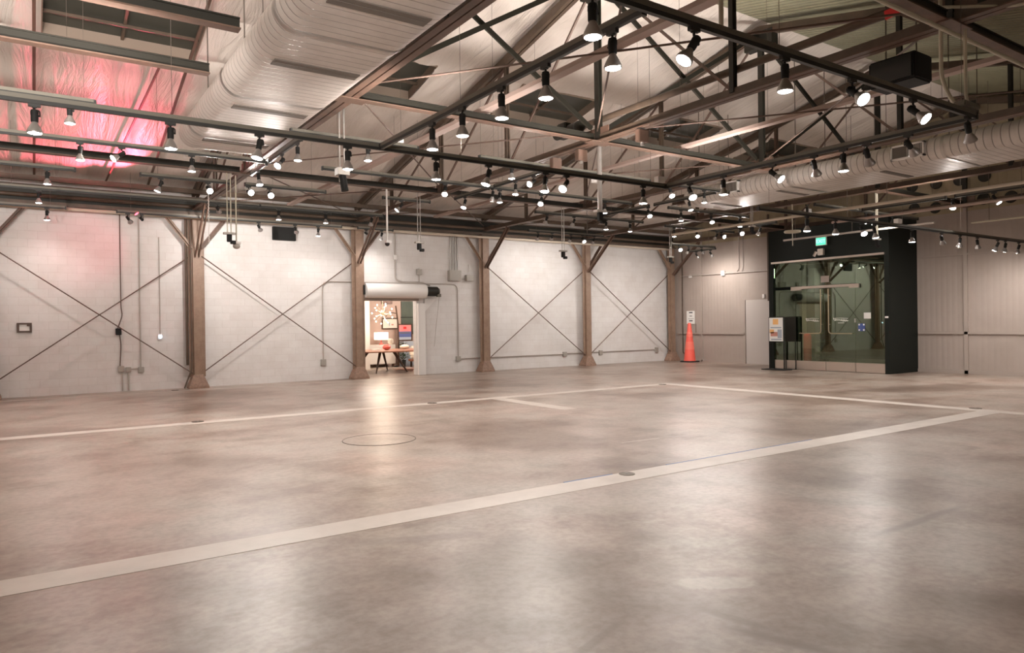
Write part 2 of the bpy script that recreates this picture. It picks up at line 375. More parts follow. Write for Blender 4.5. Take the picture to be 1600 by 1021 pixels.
for f in ((3,2,1,0),(4,5,6,7),(0,1,5,4),(1,2,6,5),(2,3,7,6),(3,0,4,7)): bm.faces.new([vs[i] for i in f])
struct('ceiling_right', bm, 'deck')
for n, (a, b) in enumerate(SKY):
    bm = NEW(); t = 0.02
    for (x0,x1,y0,y1) in ((a-t,a,SY0-t,SY1+t),(b,b+t,SY0-t,SY1+t),(a,b,SY0-t,SY0),(a,b,SY1,SY1+t)):
        vs = []
        for x, y in ((x0,y0),(x1,y0),(x1,y1),(x0,y1)): vs.append(bm.verts.new((x,y,zr(y)-0.015)))
        for x, y in ((x0,y0),(x1,y0),(x1,y1),(x0,y1)): vs.append(bm.verts.new((x,y,zr(y)+0.24)))
        for f in ((3,2,1,0),(4,5,6,7),(0,1,5,4),(1,2,6,5),(2,3,7,6),(3,0,4,7)): bm.faces.new([vs[i] for i in f])
    w = struct('window_%d' % (n+1), bm, 'well')
    bm = NEW(); vs = []
    for z in (0.17, 0.20): vs += [bm.verts.new((x,y,zr(y)+z)) for x, y in ((a,SY0),(b,SY0),(b,SY1),(a,SY1))]
    for f in ((3,2,1,0),(4,5,6,7),(0,1,5,4),(1,2,6,5),(2,3,7,6),(3,0,4,7)): bm.faces.new([vs[i] for i in f])
    obj('skylight_pane', bm, 'skyglass', w)
    bm = NEW(); beam(bm, (a, 14.05, zr(14.05)+0.10), (b, 14.05, zr(14.05)+0.10), 0.05, 0.05); beam(bm, ((a+b)/2, SY0, zr(SY0)+0.13), ((a+b)/2, SY1, zr(SY1)+0.13), 0.05, 0.05); obj('skylight_bar', bm, 'steel', w)

bm = NEW(); box(bm, (-8.2,9.2,7.90), (22.25,9.5,8.05)); struct('trim_90', bm, 'deck')
# ------------------------------------------------------------------ columns on the left wall
CX = [-0.85, 3.66, 8.20, 12.70, 17.20, 21.70]
CN = ['at the photo\'s left edge, only its brace showing', 'first from the left in the photo', 'just left of the roller door opening', 'right of the roller door opening', 'second from the far right corner', 'in the far corner beside the grey wall']
def make_column(x, label):
    t = thing('steel_column', 'tan steel column ' + label, 'column', (x, 20.4, 0), 'columns along the white wall')
    bm = NEW(); beam(bm, (x-0.10,20.4,0.30), (x-0.10,20.4,4.58), 0.02, 0.2, (1,0,0)); beam(bm, (x+0.10,20.4,0.30), (x+0.10,20.4,4.58), 0.02, 0.2, (1,0,0))
    box(bm, (x-0.10,20.31,0.30), (x+0.10,20.49,4.58)); obj('shaft', bm, 'col', t, bevel=0.004)
    bm = NEW(); vs = []
    for z, a, b in ((0.0,0.25,0.20),(0.05,0.25,0.20),(0.36,0.125,0.115)): vs.append([bm.verts.new((x+sx*a, 20.4+sy*b, z)) for sx, sy in ((-1,-1),(1,-1),(1,1),(-1,1))])
    for A, B in zip(vs, vs[1:]):
        for j in range(4): bm.faces.new((A[j], A[(j+1)%4], B[(j+1)%4], B[j]))
    bm.faces.new(list(reversed(vs[0]))); bm.faces.new(vs[-1]); obj('base', bm, 'colbase', t)
    for s in (-1, 1):
        if x > 21 and s > 0: continue
        bm = NEW(); angle(bm, (x+s*0.11,20.38,3.72), (x+s*0.74,20.38,4.56), 0.10, 0.09, 0.016, (0,-1,0)); obj('knee_brace', bm, 'rust' if s > 0 else 'col', t)
    if x > 0:
        bm = NEW(); beam(bm, (x-0.045,20.28,3.50), (x-0.045,18.92,4.70), 0.07, 0.03, (1,0,0)); beam(bm, (x+0.045,20.28,3.50), (x+0.045,18.92,4.70), 0.07, 0.03, (1,0,0)); obj('truss_brace', bm, 'rust', t)
    bm = NEW(); box(bm, (x-0.16,20.26,4.58), (x+0.16,20.54,4.615)); obj('cap_plate', bm, 'steel', t)
    return t
for x, l in zip(CX, CN): make_column(x, l)
# eave beam that the columns carry, and the pipes along it
t = thing('eave_beam', 'long dark steel eave beam along the top of the white wall', 'beam', (-8, 20.53, 4.62))
bm = NEW(); box(bm, (-8,20.51,4.64), (21.95,20.54,5.06)); obj('web', bm, 'dark', t)
bm = NEW(); box(bm, (-8,20.43,4.62), (21.95,20.63,4.645)); box(bm, (-8,20.43,4.645), (21.95,20.45,4.70)); obj('bottom_flange', bm, 'steel', t)
bm = NEW(); box(bm, (-8,20.43,5.06), (21.95,20.63,5.09)); obj('top_flange', bm, 'steel', t)
bm = NEW(); tube(bm, [(-8,20.18,4.51),(21.3,20.18,4.51)], 0.042, 10); tag(obj('sprinkler_pipe', bm, 'cream', base=(-8,20.18,4.51), smooth=True), 'pale pipe running along the eave just below the dark beam', 'pipe')
bm = NEW(); tube(bm, [(-8,20.36,4.82),(21.6,20.36,4.82)], 0.05, 10); tag(obj('eave_pipe', bm, 'steel', base=(-8,20.36,4.82), smooth=True), 'dark brown pipe in front of the dark eave beam web', 'pipe')
bm = NEW(); beam(bm, (-8,19.95,5.16), (21.9,19.95,5.16), 0.10, 0.12); tag(obj('eave_purlin', bm, 'steel', base=(-8,19.95,5.16)), 'brown purlin under the roof sheet above the eave beam', 'purlin')

# wall bracing rods
SPAN = ['left of the first column','between the first column and the roller door','','just right of the roller door','in the far end bay beside the grey corner']
for i in (0,1,3,4):
    a, b = CX[i]+0.13, CX[i+1]-0.13
    for k, (z0, z1, w) in enumerate(((3.52,0.40,'falling to the right'),(0.40,3.52,'rising to the right'))):
        y = 20.40 + (0.03 if k else -0.03)
        bm = NEW(); tube(bm, [(a,y,z0),(b,y,z1)], 0.016, 6)
        tag(obj('bracing_rod', bm, 'rod', base=(a,y,z0)), 'thin bracing rod %s, %s' % (w, SPAN[i]), 'rod', 'crossed rods over the white wall')

# ------------------------------------------------------------------ roof trusses
def zt(y): return 7.66 - SL*abs(y-RIDGE)
PY_ = [17.9, 15.05, 12.2, 9.35, 6.5, 3.65, 0.8]
t0 = thing('roof_truss', 'x x x x', 'truss', (3.66, RIDGE, 4.7), 'roof trusses across the hall'); X = 3.66
bm = NEW()
for s in (-1, 1):
    beam(bm, (X+s*0.055,20.3,4.735), (X+s*0.055,-1.9,4.735), 0.09, 0.016)
bc = obj('bottom_chord', bm, 'rust', t0); bm = NEW()
for s in (-1, 1): beam(bm, (X+s*0.018,20.3,4.80), (X+s*0.018,-1.9,4.80), 0.016, 0.12)
obj('chord_web', bm, 'steel', bc)
for s in (1, -1):
    bm = NEW(); e = 20.4 if s > 0 else -1.7
    for q in (-1, 1): beam(bm, (X+q*0.05,RIDGE,zt(RIDGE)), (X+q*0.05,e,zt(e)), 0.075, 0.15)
    obj('top_chord', bm, 'steel', t0)
for y in PY_:
    bm = NEW(); w = 0.11 if y == RIDGE else 0.075
    for q in (-1, 1): beam(bm, (X+q*0.028,y,4.80), (X+q*0.028,y,zt(y)-0.05), 0.03, w, (0,1,0))
    obj('post', bm, 'dark' if y <= RIDGE else 'steel', t0)
for k in range(len(PY_)-1):
    ya, yb = (PY_[k+1], PY_[k]) if PY_[k] > RIDGE else (PY_[k], PY_[k+1])
    bm = NEW(); beam(bm, (X,ya,zt(ya)-0.06), (X,yb,4.82), 0.035, 0.04); obj('web_rod', bm, 'rod', t0)
for y in (15.05, 9.35, 3.65):
    bm = NEW(); box(bm, (X-0.012,y-0.26,4.76), (X+0.012,y+0.26,4.98)); box(bm, (X-0.24,y-0.11,4.71), (X+0.24,y+0.11,4.726)); obj('gusset_plate', bm, 'rust', t0)
bm = NEW(); box(bm, (X-0.10,RIDGE-0.34,7.28), (X+0.10,RIDGE+0.34,7.60)); obj('ridge_plate', bm, 'dark', t0)
t0['label'] = 'roof truss whose bottom chord runs along the right edge of the left duct'
for x, l in ((8.20,'roof truss landing on the column just left of the roller door'), (12.70,'roof truss landing on the column just right of the roller door'),
             (17.20,'roof truss landing on the second column from the far corner'), (21.70,'farthest roof truss, close against the grey end wall')):
    dup(t0, (x, RIDGE, 4.7), l)
# longitudinal struts between trusses (node lines)
def strut(a, b, y, label):
    t = thing('roof_strut', label, 'strut', (a,y,4.735), 'struts between the roof trusses')
    bm = NEW(); beam(bm, (a,y,4.735), (b,y,4.735), 0.13, 0.016); obj('flange', bm, 'rust', t)
    bm = NEW(); beam(bm, (a,y,4.80), (b,y,4.80), 0.022, 0.13); beam(bm, (a,y,4.855), (b,y,4.855), 0.06, 0.016); obj('web', bm, 'dark', t)
BAY = [(-8.0,3.55),(3.78,8.08),(8.32,12.58),(12.82,17.08),(17.32,21.58)]
BN = ['left of the first truss','between the first and second trusses','between the second and third trusses','between the third and fourth trusses','between the two farthest trusses']
for k in range(5): strut(*BAY[k], 15.05, 'brown roof strut on the line nearest the white wall, ' + BN[k])
for k in (1,2,4): strut(*BAY[k], 9.35, 'brown roof strut under the ridge, ' + BN[k])
strut(-8.0, 1.86, 9.35, 'brown roof strut under the ridge ending at the left duct side')
strut(-8.0, 1.86, 7.80, 'dark roof strut nearest the viewer ending at the left duct side')
for k in (1,2,4): strut(*BAY[k], 3.65, 'brown roof strut on the near side of the ridge, ' + BN[k])
# sway bracing in upright planes
for y, bays, nm in ((9.35,(1,2,3),'ridge'),(3.65,(2,),'near side')):
    for k in bays:
        a, b = BAY[k]; zh = zt(y)-0.12
        t = thing('sway_brace', 'crossed dark sway brace on the %s line, %s' % (nm, BN[k]), 'brace', (a,y,4.9), 'crossed braces between the trusses')
        for (z0, z1, o) in ((4.96,zh,-0.035),(zh,4.96,0.035)):
            bm = NEW(); angle(bm, (a,y+o,z0), (b,y+o,z1), 0.08, 0.07, 0.012, (0,1,0)); obj('diagonal', bm, 'dark', t)
# flat crossed rods in the chord plane
for k, (y0, y1, nm) in ((1,(9.45,14.95,'far')),(1,(3.75,9.25,'near')),(2,(9.45,14.95,'far')),(2,(3.75,9.25,'near')),(1,(15.15,20.2,'wall')),(2,(15.15,20.2,'wall')),(3,(15.15,20.2,'wall'))):
    a, b = BAY[k]
    t = thing('chord_rod_cross', 'thin crossed flat rods %s, %s' % ({'far':'beyond the ridge','near':'on the near side of the ridge','wall':'nearest the white wall'}[nm], BN[k]), 'rod', (a,y0,4.88), 'flat crossed rods between the trusses')
    for (p, q, z) in (((a,y0),(b,y1),4.885),((a,y1),(b,y0),4.915)):
        bm = NEW(); tube(bm, [(p[0],p[1],z),(q[0],q[1],z)], 0.014, 6); obj('rod', bm, 'rod', t)
# roof-plane rafters and rods seen at the left
for (p, q, w, m, l) in (((0.10,12.6),(0.10,20.3),0.05,'rust','red-brown rafter rod under the insulation at the far left'), ((2.50,12.0),(2.50,20.3),0.045,'steel','brown rafter rod under the insulation left of the duct'),
                  ((2.05,14.6),(1.56,20.2),0.035,'rust','slanting rod under the insulation between the two left rafter rods')):
    bm = NEW(); beam(bm, (p[0],p[1],zr(p[1])-0.17), (q[0],q[1],zr(q[1])-0.17), w, w); tag(obj('rafter_rod', bm, m, base=(p[0],p[1],zr(p[1])-0.17)), l, 'rod')
# mid-bay pale channels and the pipe beside the second truss
for x, l in ((5.93,'pale mauve channel running across the roof struts left of the second truss'), (10.45,'pale mauve channel running across the roof struts right of the second truss')):
    bm = NEW(); box(bm, (x-0.075,-1.9,4.93), (x+0.075,19.6,4.945)); box(bm, (x-0.075,-1.9,4.945), (x-0.06,19.6,4.99)); box(bm, (x+0.06,-1.9,4.945), (x+0.075,19.6,4.99))
    tag(obj('ceiling_channel', bm, 'pale', base=(x,-1.9,4.93)), l, 'channel', 'pale channels across the hall')
bm = NEW(); tube(bm, [(8.318,9.9,5.16),(8.318,-1.9,5.16)], 0.055, 12); tag(obj('fire_main', bm, 'steel', base=(8.335,9.9,5.16), smooth=True), 'thick brown pipe running beside and above the second truss chord', 'pipe')
t = thing('chain_hoist', 'dark lumpy hoist motor on the second truss beside the ridge post', 'hoist', (8.05,9.95,5.02))
bm = NEW(); tube(bm, [(8.05,9.7,5.06),(8.05,10.35,5.06)], [0.10,0.10], 14); sphere(bm, (8.05,9.7,5.06), 0.11); obj('motor', bm, 'dark', t, smooth=True)
bm = NEW(); box(bm, (7.93,9.95,4.93), (8.10,10.2,5.2)); obj('gearbox', bm, 'dark', t, bevel=0.02)
bm = NEW(); tube(bm, [(8.05,9.72,4.97),(8.05,9.72,4.86)], 0.02); obj('hook', bm, 'black', t)
for y, l in ((8.30,'nearest the viewer'),(9.83,'just beyond the ridge joint'),(10.58,'farthest toward the white wall')):
    t = thing('beam_clamp', 'red-brown clamp hanging under the second truss chord, ' + l, 'clamp', (8.2,y,4.70), 'clamps under the second truss')
    bm = NEW(); box(bm, (8.09,y-0.05,4.50), (8.31,y+0.05,4.70)); obj('body', bm, 'rust', t, bevel=0.01)
    bm = NEW(); tube(bm, [(8.2,y,4.50),(8.2,y,4.45)], 0.03); obj('bolt', bm, 'galv', t)
# hanging black heater under the near side of the second truss
t = thing('hanging_speaker', 'big black box hanging under the second truss at upper right', 'speaker', (8.75,4.45,4.45))
bm = NEW(); box(bm, (8.52,4.18,4.40), (8.92,4.74,4.72)); obj('cabinet', bm, 'blackm', t, bevel=0.02)
bm = NEW(); box(bm, (8.50,4.22,4.43), (8.52,4.70,4.69)); obj('grille', bm, 'black', t)
for y in (4.28,4.64):
    bm = NEW(); tube(bm, [(8.75,y,4.72),(8.75,y,5.6)], 0.008, 5); obj('hanger', bm, 'wire', t)
# ------------------------------------------------------------------ ducts
def oval(cx, hw, z0, z1, n=14):
    r = (z1-z0)/2; zc = (z0+z1)/2; pts = []
    for i in range(n+1): a = -PI/2 + PI*i/n; pts.append((cx+hw-r+r*math.cos(a), zc+r*math.sin(a)))
    for i in range(n+1): a = PI/2 + PI*i/n; pts.append((cx-hw+r+r*math.cos(a), zc+r*math.sin(a)))
    return pts
def duct(name, label, cx, hw, z0, z1, ya, yb, slots, straps, registers=()):
    t = thing(name, label, 'duct', (cx, ya, z0))
    P = oval(cx, hw, z0, z1); bm = NEW()
    A = [bm.verts.new((x, ya, z)) for x, z in P]; B = [bm.verts.new((x, yb, z)) for x, z in P]; n = len(P)
    for j in range(n): bm.faces.new((A[j], A[(j+1)%n], B[(j+1)%n], B[j]))
    bm.faces.new(A); bm.faces.new(B); obj('duct_body', bm, 'duct', t, smooth=True)
    r = (z1-z0)/2
    for y, w, xa, xb in slots:
        bm = NEW(); box(bm, (xa,y-w/2,z0-0.012), (xb,y+w/2,z0+0.01)); o = obj('slot_diffuser', bm, 'slot', t)
        bm = NEW(); box(bm, (xa+0.02,y-0.01,z0-0.016), (xb-0.02,y+0.01,z0-0.012)); obj('blade', bm, 'slot', o)
    for y in straps:
        Q = oval(cx, hw+0.012, z0-0.012, z1+0.012); bm = NEW()
        A = [bm.verts.new((x, y-0.03, z)) for x, z in Q]; B = [bm.verts.new((x, y+0.03, z)) for x, z in Q]
        for j in range(n): bm.faces.new((A[j], A[(j+1)%n], B[(j+1)%n], B[j]))
        obj('joint_band', bm, 'galv', t, smooth=True)
        for dx in (-hw+0.3, hw-0.3):
            bm = NEW(); tube(bm, [(cx+dx,y,z1-0.05), (cx+dx,y,zr(y)-0.15)], 0.01, 5); obj('hanger', bm, 'wire', t)
    for y, zc, w, h in registers:
        x = cx-hw; bm = NEW()
        for lo, hi in (((x-0.05,y-w/2,zc-h/2),(x+0.10,y+w/2,zc-h/2+0.03)), ((x-0.05,y-w/2,zc+h/2-0.03),(x+0.10,y+w/2,zc+h/2)), ((x-0.05,y-w/2,zc-h/2),(x+0.10,y-w/2+0.03,zc+h/2)), ((x-0.05,y+w/2-0.03,zc-h/2),(x+0.10,y+w/2,zc+h/2))): box(bm, lo, hi)
        o = obj('register_frame', bm, 'white', t)
        bm = NEW(); box(bm, (x-0.03,y-w/2+0.03,zc-h/2+0.03), (x+0.02,y+w/2-0.03,zc+h/2-0.03)); obj('damper', bm, 'slot', o)
        bm = NEW()
        for i in range(9):
            yy = y-w/2+0.05+i*(w/2-0.06)/8; box(bm, (x-0.045,yy,zc-h/2+0.03), (x-0.03,yy+0.012,zc+h/2-0.03))
        obj('louvre', bm, 'galv', o)
    return t
duct('left_supply_duct'.replace('left_','oval_'), 'wide flat-oval silver duct with dark slots at upper left', 2.78, 0.73, 4.60, 5.06, 12.75, -1.9,
     [(y,0.19,2.29,3.29) for y in (12.05,10.05,8.12,6.28)], (9.6,7.2,4.6,11.9))
duct('oval_supply_duct', 'flat-oval silver duct with square grilles at the right, above the black portal', 14.72, 0.87, 4.56, 4.98, 12.55, -1.9,
     [(11.9,0.12,14.15,15.25),(10.0,0.12,14.15,15.25),(7.6,0.12,14.15,15.25)], (9.55,6.35,12.3), [(6.95,4.78,0.62,0.27),(11.1,4.78,0.50,0.27)])

t = thing('cross_beam', 'brown beam lying just above and beyond the right duct', 'beam', (15.95,-1.9,5.1))
bm = NEW(); box(bm, (15.93,-1.9,5.08), (15.97,14.9,5.34)); obj('web', bm, 'steel', t)
bm = NEW(); box(bm, (15.86,-1.9,5.06), (16.04,14.9,5.08)); obj('flange', bm, 'rust', t)

# ------------------------------------------------------------------ lighting tracks
TR = {'T1':('X',8.0,3.72),'T2':('Y',3.52,3.72),'T3':('X',3.5,3.72),'T4':('Y',8.4,3.72),'T0':('X',10.63,4.5),'T1b':('X',10.63,4.5),'T5':('X',12.85,4.5),
      'PY':('Y',3.52,4.5),'T6':('X',15.25,4.5),'T7':('X',15.1,4.5),'T8':('X',19.6,4.42),'T9':('X',17.6,4.5),'T9b':('X',18.2,4.5),'YT':('Y',8.2,4.5),'YT2':('Y',12.95,4.5),
      'X38':('X',15.35,4.5),'Y64':('Y',20.6,4.2),'X61':('X',16.9,4.2),'X20':('X',7.75,3.5),'Y89':('Y',17.3,4.31),'XR':('X',9.9,4.3)}
WHERE = {'T1':'rear rail of the low near track ring','T2':'left cross rail of the low near track ring','T3':'front rail of the low near track ring','T4':'right cross rail of the low near ring',
         'T0':'short rail at the far left','T1b':'rail just behind the near ring','T5':'rail beyond the left duct end','PY':'cross rail under the first truss','T6':'short left rail near the eave','T7':'rail under the far roof strut',
         'T8':'rail closest to the white wall','T9':'second rail from the white wall','T9b':'rail before the far wall columns','YT':'cross rail under the second truss','YT2':'cross rail under the third truss',
         'X38':'rail left of the far corner','Y64':'short cross rail at the far corner','X61':'short rail at the far corner','X20':'low right rail before the portal','Y89':'cross rail near the right duct','XR':'rail in front of the portal'}
# pieces: key, from, to along its axis
PIECES = [('T1',-2.5,8.38),('T2',3.54,7.96),('T3',1.6,8.38),('T4',3.54,7.96),('T0',-2.0,0.72),('T1b',3.25,5.35),('T1b',6.55,10.7),('T1b',11.6,13.2),('T5',-2.0,3.45),('T5',4.5,12.3),('T5',13.6,16.8),
          ('PY',11.0,12.75),('PY',12.98,14.0),('T6',-2.0,0.70),('T7',1.75,2.98+0.4),('T7',3.66,5.35),('T7',6.7,7.9),('T7',11.0,14.9),('T8',-2.0,0.70),('T8',1.75,7.4),('T8',7.9,9.0),
          ('T9',-0.6,4.6),('T9',4.62,7.8),('T9b',13.0,16.1),('YT',10.9,12.7),('YT',12.95,14.4),('YT2',10.8,12.7),('YT2',12.9,14.6),('X38',16.1,19.3),('Y64',17.2,18.6),('X61',18.0,20.2),
          ('X20',10.4,21.6),('Y89',4.2,7.65),('Y89',7.85,9.8),('Y89',12.3,14.4),('XR',15.4,20.2)]
cnt = {}
def wire_top(x, y):
    if 1.85 < x < 3.60 and y < 12.8: return None
    if 13.8 < x < 15.9 and y < 12.6: return None
    return zr(y)-0.12
for key, a, b in PIECES:
    d, c, z = TR[key]; cnt[key] = cnt.get(key, 0) + 1
    n = sum(1 for p in PIECES if p[0] == key); k = cnt[key]
    lab = 'black lighting track, ' + WHERE[key]
    if n > 1: lab += ', %s length' % (['left','right'] if n == 2 else ['left','middle','right'] if n == 3 else ['leftmost','second','third','rightmost'])[(k-1) if d == 'X' else (n-k)]
    P = (lambda s, dz, o=0.0: (s, c+o, z+dz)) if d == 'X' else (lambda s, dz, o=0.0: (c+o, s, z+dz))
    t = thing('lighting_track', lab, 'lighting track', P(a, 0.0), 'ceiling lighting tracks')
    up = (0,0,1)
    bm = NEW(); beam(bm, P(a,0.018), P(b,0.018), 0.036, 0.034, up); obj('rail', bm, 'black', t)
    bm = NEW(); beam(bm, P(a,0.056), P(b,0.056), 0.041, 0.041, up); obj('support_channel', bm, 'strutch', t)
    for s in (a, b):
        bm = NEW(); beam(bm, P(s-0.015,0.03), P(s+0.015,0.03), 0.05, 0.075, up); obj('end_cap', bm, 'black', t)
    m = max(2, int(round((b-a)/3.6))+1)
    for i in range(m):
        s = a + 0.3 + (b-a-0.6)*i/(m-1); y = c if d == 'X' else s; x = s if d == 'X' else c
        if wire_top(x, y) is None: continue
        bm = NEW(); tube(bm, [(x,y,z+0.075),(x,y,wire_top(x,y))], 0.0028, 5); obj('hanger_wire', bm, 'wire', t)
# ------------------------------------------------------------------ track spotlights
LAMPS=[('T1',0.05,0.00,0.00,-1.00,'d'),
('T1',1.21,0.00,0.00,-1.00,'d'),
('T1',2.10,-0.21,-0.08,-0.98,'a'),
('T1',3.11,0.00,0.00,-1.00,'d'),
('T1',4.28,0.00,0.00,-1.00,'d'),
('T1',5.07,-0.31,-0.00,-0.95,'a'),
('T1',6.01,-0.16,-0.09,-0.98,'a'),
('T1',6.39,-0.69,-0.34,-0.64,'s'),
('T1',7.91,0.00,0.00,-1.00,'d'),
('T0',0.44,0.00,0.00,-1.00,'d'),
('T5',0.66,0.00,0.00,-1.00,'d'),
('T5',1.23,-0.77,-0.24,-0.59,'s'),
('T5',2.26,0.00,0.00,-1.00,'d'),
('PY',11.18,0.00,0.00,-1.00,'d'),
('PY',12.01,-0.60,-0.39,-0.70,'s'),
('PY',13.51,0.06,-0.22,-0.97,'a'),
('T7',4.15,-0.05,-0.90,-0.43,'s'),
('T1b',4.47,0.00,0.00,-1.00,'d'),
('T1b',7.23,0.00,0.00,-1.00,'d'),
('T1b',12.38,0.00,0.00,-1.00,'d'),
('T2',3.85,0.00,0.00,-1.00,'d'),
('T2',4.66,0.00,0.00,-1.00,'d'),
('T2',5.32,0.00,0.00,-1.00,'d'),
('T2',6.02,0.00,0.00,-1.00,'d'),
('T2',6.65,0.00,0.00,-1.00,'d'),
('T3',3.03,0.00,0.00,-1.00,'d'),
('T3',3.99,-0.54,0.13,-0.83,'a'),
('T3',5.06,0.00,0.00,-1.00,'d'),
('T3',6.03,-0.20,-0.73,-0.65,'s'),
('T3',7.08,-0.01,-0.73,-0.68,'s'),
('T3',8.21,0.58,0.09,-0.81,'p'),
('T4',7.49,-0.25,-0.59,-0.77,'s'),
('T4',6.85,0.00,0.00,-1.00,'d'),
('T4',6.02,0.06,-0.75,-0.65,'s'),
('T4',5.40,0.61,0.18,-0.77,'p'),
('T4',5.00,0.00,0.00,-1.00,'d'),
('T4',4.70,0.65,0.14,-0.74,'p'),
('T4',4.21,0.82,-0.04,-0.57,'p'),
('T6',0.27,0.00,0.00,-1.00,'d'),
('T7',2.10,-0.38,0.06,-0.92,'a'),
('T7',2.95,0.05,-0.85,-0.53,'s'),
('T7',3.73,0.07,-0.95,-0.29,'s'),
('T5',7.08,-0.35,-0.51,-0.78,'s'),
('T7',7.16,-0.65,0.19,-0.73,'a'),
('T5',9.54,-0.50,-0.46,-0.74,'s'),
('T5',8.42,0.00,0.00,-1.00,'d'),
('T5',11.43,0.00,0.00,-1.00,'d'),
('T5',14.06,0.00,0.00,-1.00,'d'),
('T5',15.23,-0.29,-0.48,-0.83,'s'),
('T5',16.43,0.00,0.00,-1.00,'d'),
('YT2',11.57,0.04,-0.23,-0.97,'a'),
('YT',13.95,-0.40,-0.20,-0.89,'s'),
('YT',12.78,0.11,0.43,-0.89,'p'),
('YT',11.92,-0.13,-0.12,-0.98,'a'),
('YT',11.29,-0.83,-0.27,-0.49,'s'),
('YT2',12.92,-0.24,-0.54,-0.81,'s'),
('T1b',11.31,-0.24,-0.56,-0.79,'s'),
('T7',11.38,0.17,0.70,-0.70,'v'),
('T7',12.31,0.17,0.70,-0.70,'v'),
('T7',13.47,0.00,0.00,-1.00,'d'),
('T7',14.39,0.00,0.00,-1.00,'d'),
('X38',16.48,0.00,0.00,-1.00,'d'),
('X38',17.50,-0.41,-0.59,-0.69,'s'),
('X38',18.46,0.17,0.70,-0.70,'v'),
('X38',18.69,-0.19,-0.91,-0.38,'s'),
('T9',5.05,0.00,0.00,-1.00,'d'),
('T9',6.23,0.00,0.00,-1.00,'d'),
('T9',7.47,0.17,0.70,-0.70,'v'),
('T9b',13.37,0.17,0.70,-0.70,'v'),
('T9b',13.93,0.33,0.82,-0.46,'w'),
('T9b',14.70,0.17,0.70,-0.70,'v'),
('T9b',15.19,-0.15,-0.72,-0.68,'s'),
('T9b',15.69,0.17,0.70,-0.70,'v'),
('T9',0.16,0.00,0.00,-1.00,'d'),
('T8',0.33,0.00,0.00,-1.00,'d'),
('T8',1.98,0.46,0.71,-0.53,'p'),
('T8',2.28,-0.67,-0.33,0.67,'r'),
('T9',3.64,0.41,0.85,-0.33,'w'),
('T8',5.09,0.46,0.71,-0.53,'p'),
('T8',6.07,0.46,0.71,-0.53,'p'),
('T8',6.72,0.00,0.00,-1.00,'d'),
('T8',8.15,0.86,0.11,-0.50,'p'),
('T8',8.64,0.00,0.45,-0.89,'w'),
('X61',18.38,-0.46,-0.81,-0.36,'s'),
('X61',18.86,0.17,0.70,-0.70,'v'),
('X61',19.51,0.80,0.25,-0.55,'w'),
('Y64',18.09,0.71,0.05,-0.71,'w'),
('Y64',17.43,0.71,0.05,-0.71,'w'),
('X20',11.81,0.00,0.00,-1.00,'d'),
('X20',12.72,0.00,0.00,-1.00,'d'),
('X20',13.62,-0.40,-0.57,-0.72,'s'),
('X20',14.09,0.04,-0.14,-0.99,'a'),
('X20',15.57,0.00,0.00,-1.00,'d'),
('X20',16.86,0.55,0.09,-0.83,'p'),
('X20',17.73,0.31,0.26,-0.91,'p'),
('X20',18.59,0.48,0.11,-0.87,'p'),
('X20',19.68,0.02,0.46,-0.89,'p'),
('X20',20.11,0.26,0.26,-0.93,'p'),
('X20',20.89,0.24,0.36,-0.90,'p'),
('XR',17.97,-0.10,-0.14,-0.98,'a'),
('XR',17.61,-0.28,-0.32,-0.90,'s'),
('XR',18.88,0.37,0.59,-0.72,'p'),
('XR',15.10,0.00,0.00,-1.00,'d'),
('Y89',7.70,-0.58,-0.23,-0.78,'s'),
('Y89',6.87,0.02,-0.58,-0.82,'s'),
('Y89',12.83,0.08,0.53,-0.85,'p'),
('Y89',13.51,-0.54,-0.76,-0.36,'s')]

def shared(name, build, m, smooth=True):
    bm = NEW(); build(bm); bmesh.ops.recalc_face_normals(bm, faces=bm.faces)
    me = bpy.data.meshes.new(name); bm.to_mesh(me); bm.free(); me.materials.append(M[m])
    if smooth:
        me.polygons.foreach_set('use_smooth', [True]*len(me.polygons)); me.set_sharp_from_angle(angle=math.radians(40))
    return me
def b_adapter(bm): box(bm, (-0.05,-0.017,-0.028), (0.05,0.017,0.0)); box(bm, (-0.02,-0.014,-0.036), (0.02,0.014,-0.028))
def b_yoke(bm):
    tube(bm, [(0,0,-0.036),(0,0,-0.058)], 0.010, 8); tube(bm, arc_pts([(0,0,-0.056),(0.042,0,-0.060),(0.042,0,-0.112)], 0.02, 3), 0.007, 6); tube(bm, [(0.048,0,-0.110),(0.022,0,-0.110)], 0.010, 8)
def b_holder(bm): lathe(bm, [(0.022,0.055),(0.030,0.050),(0.0315,0.02),(0.0315,-0.05),(0.029,-0.062)], seg=18); [lathe(bm, [(0.0335,0.036-0.012*i),(0.0335,0.030-0.012*i)], seg=18) for i in range(3)]
def b_bulb(bm): lathe(bm, [(0.024,-0.058),(0.026,-0.072),(0.033,-0.082),(0.050,-0.115),(0.0625,-0.143),(0.066,-0.156),(0.064,-0.163),(0.058,-0.165)], seg=22)
def b_lens(bm): lathe(bm, [(0.058,-0.1645),(0.045,-0.170),(0.025,-0.1735),(0.001,-0.1745)], seg=22)
ME = {n: shared(n, f, m) for n, f, m in (('adapter', b_adapter, 'black'), ('yoke', b_yoke, 'blackm'), ('holder', b_holder, 'blackm'), ('bulb', b_bulb, 'bulb'), ('lens', b_lens, 'lens'))}
ME['lens_red'] = shared('lens', b_lens, 'lensred')
STATE = {'d':'hanging straight down','s':'tilted to face the viewer','a':'tilted slightly sideways','p':'turned away from the viewer','w':'aimed at the wall','v':'leaning toward the wall','r':'glowing red'}
POW = {"d":1.0,"s":0.9,"a":1.0,"p":1.0,"w":0.7,"r":0.0,"v":1.0}
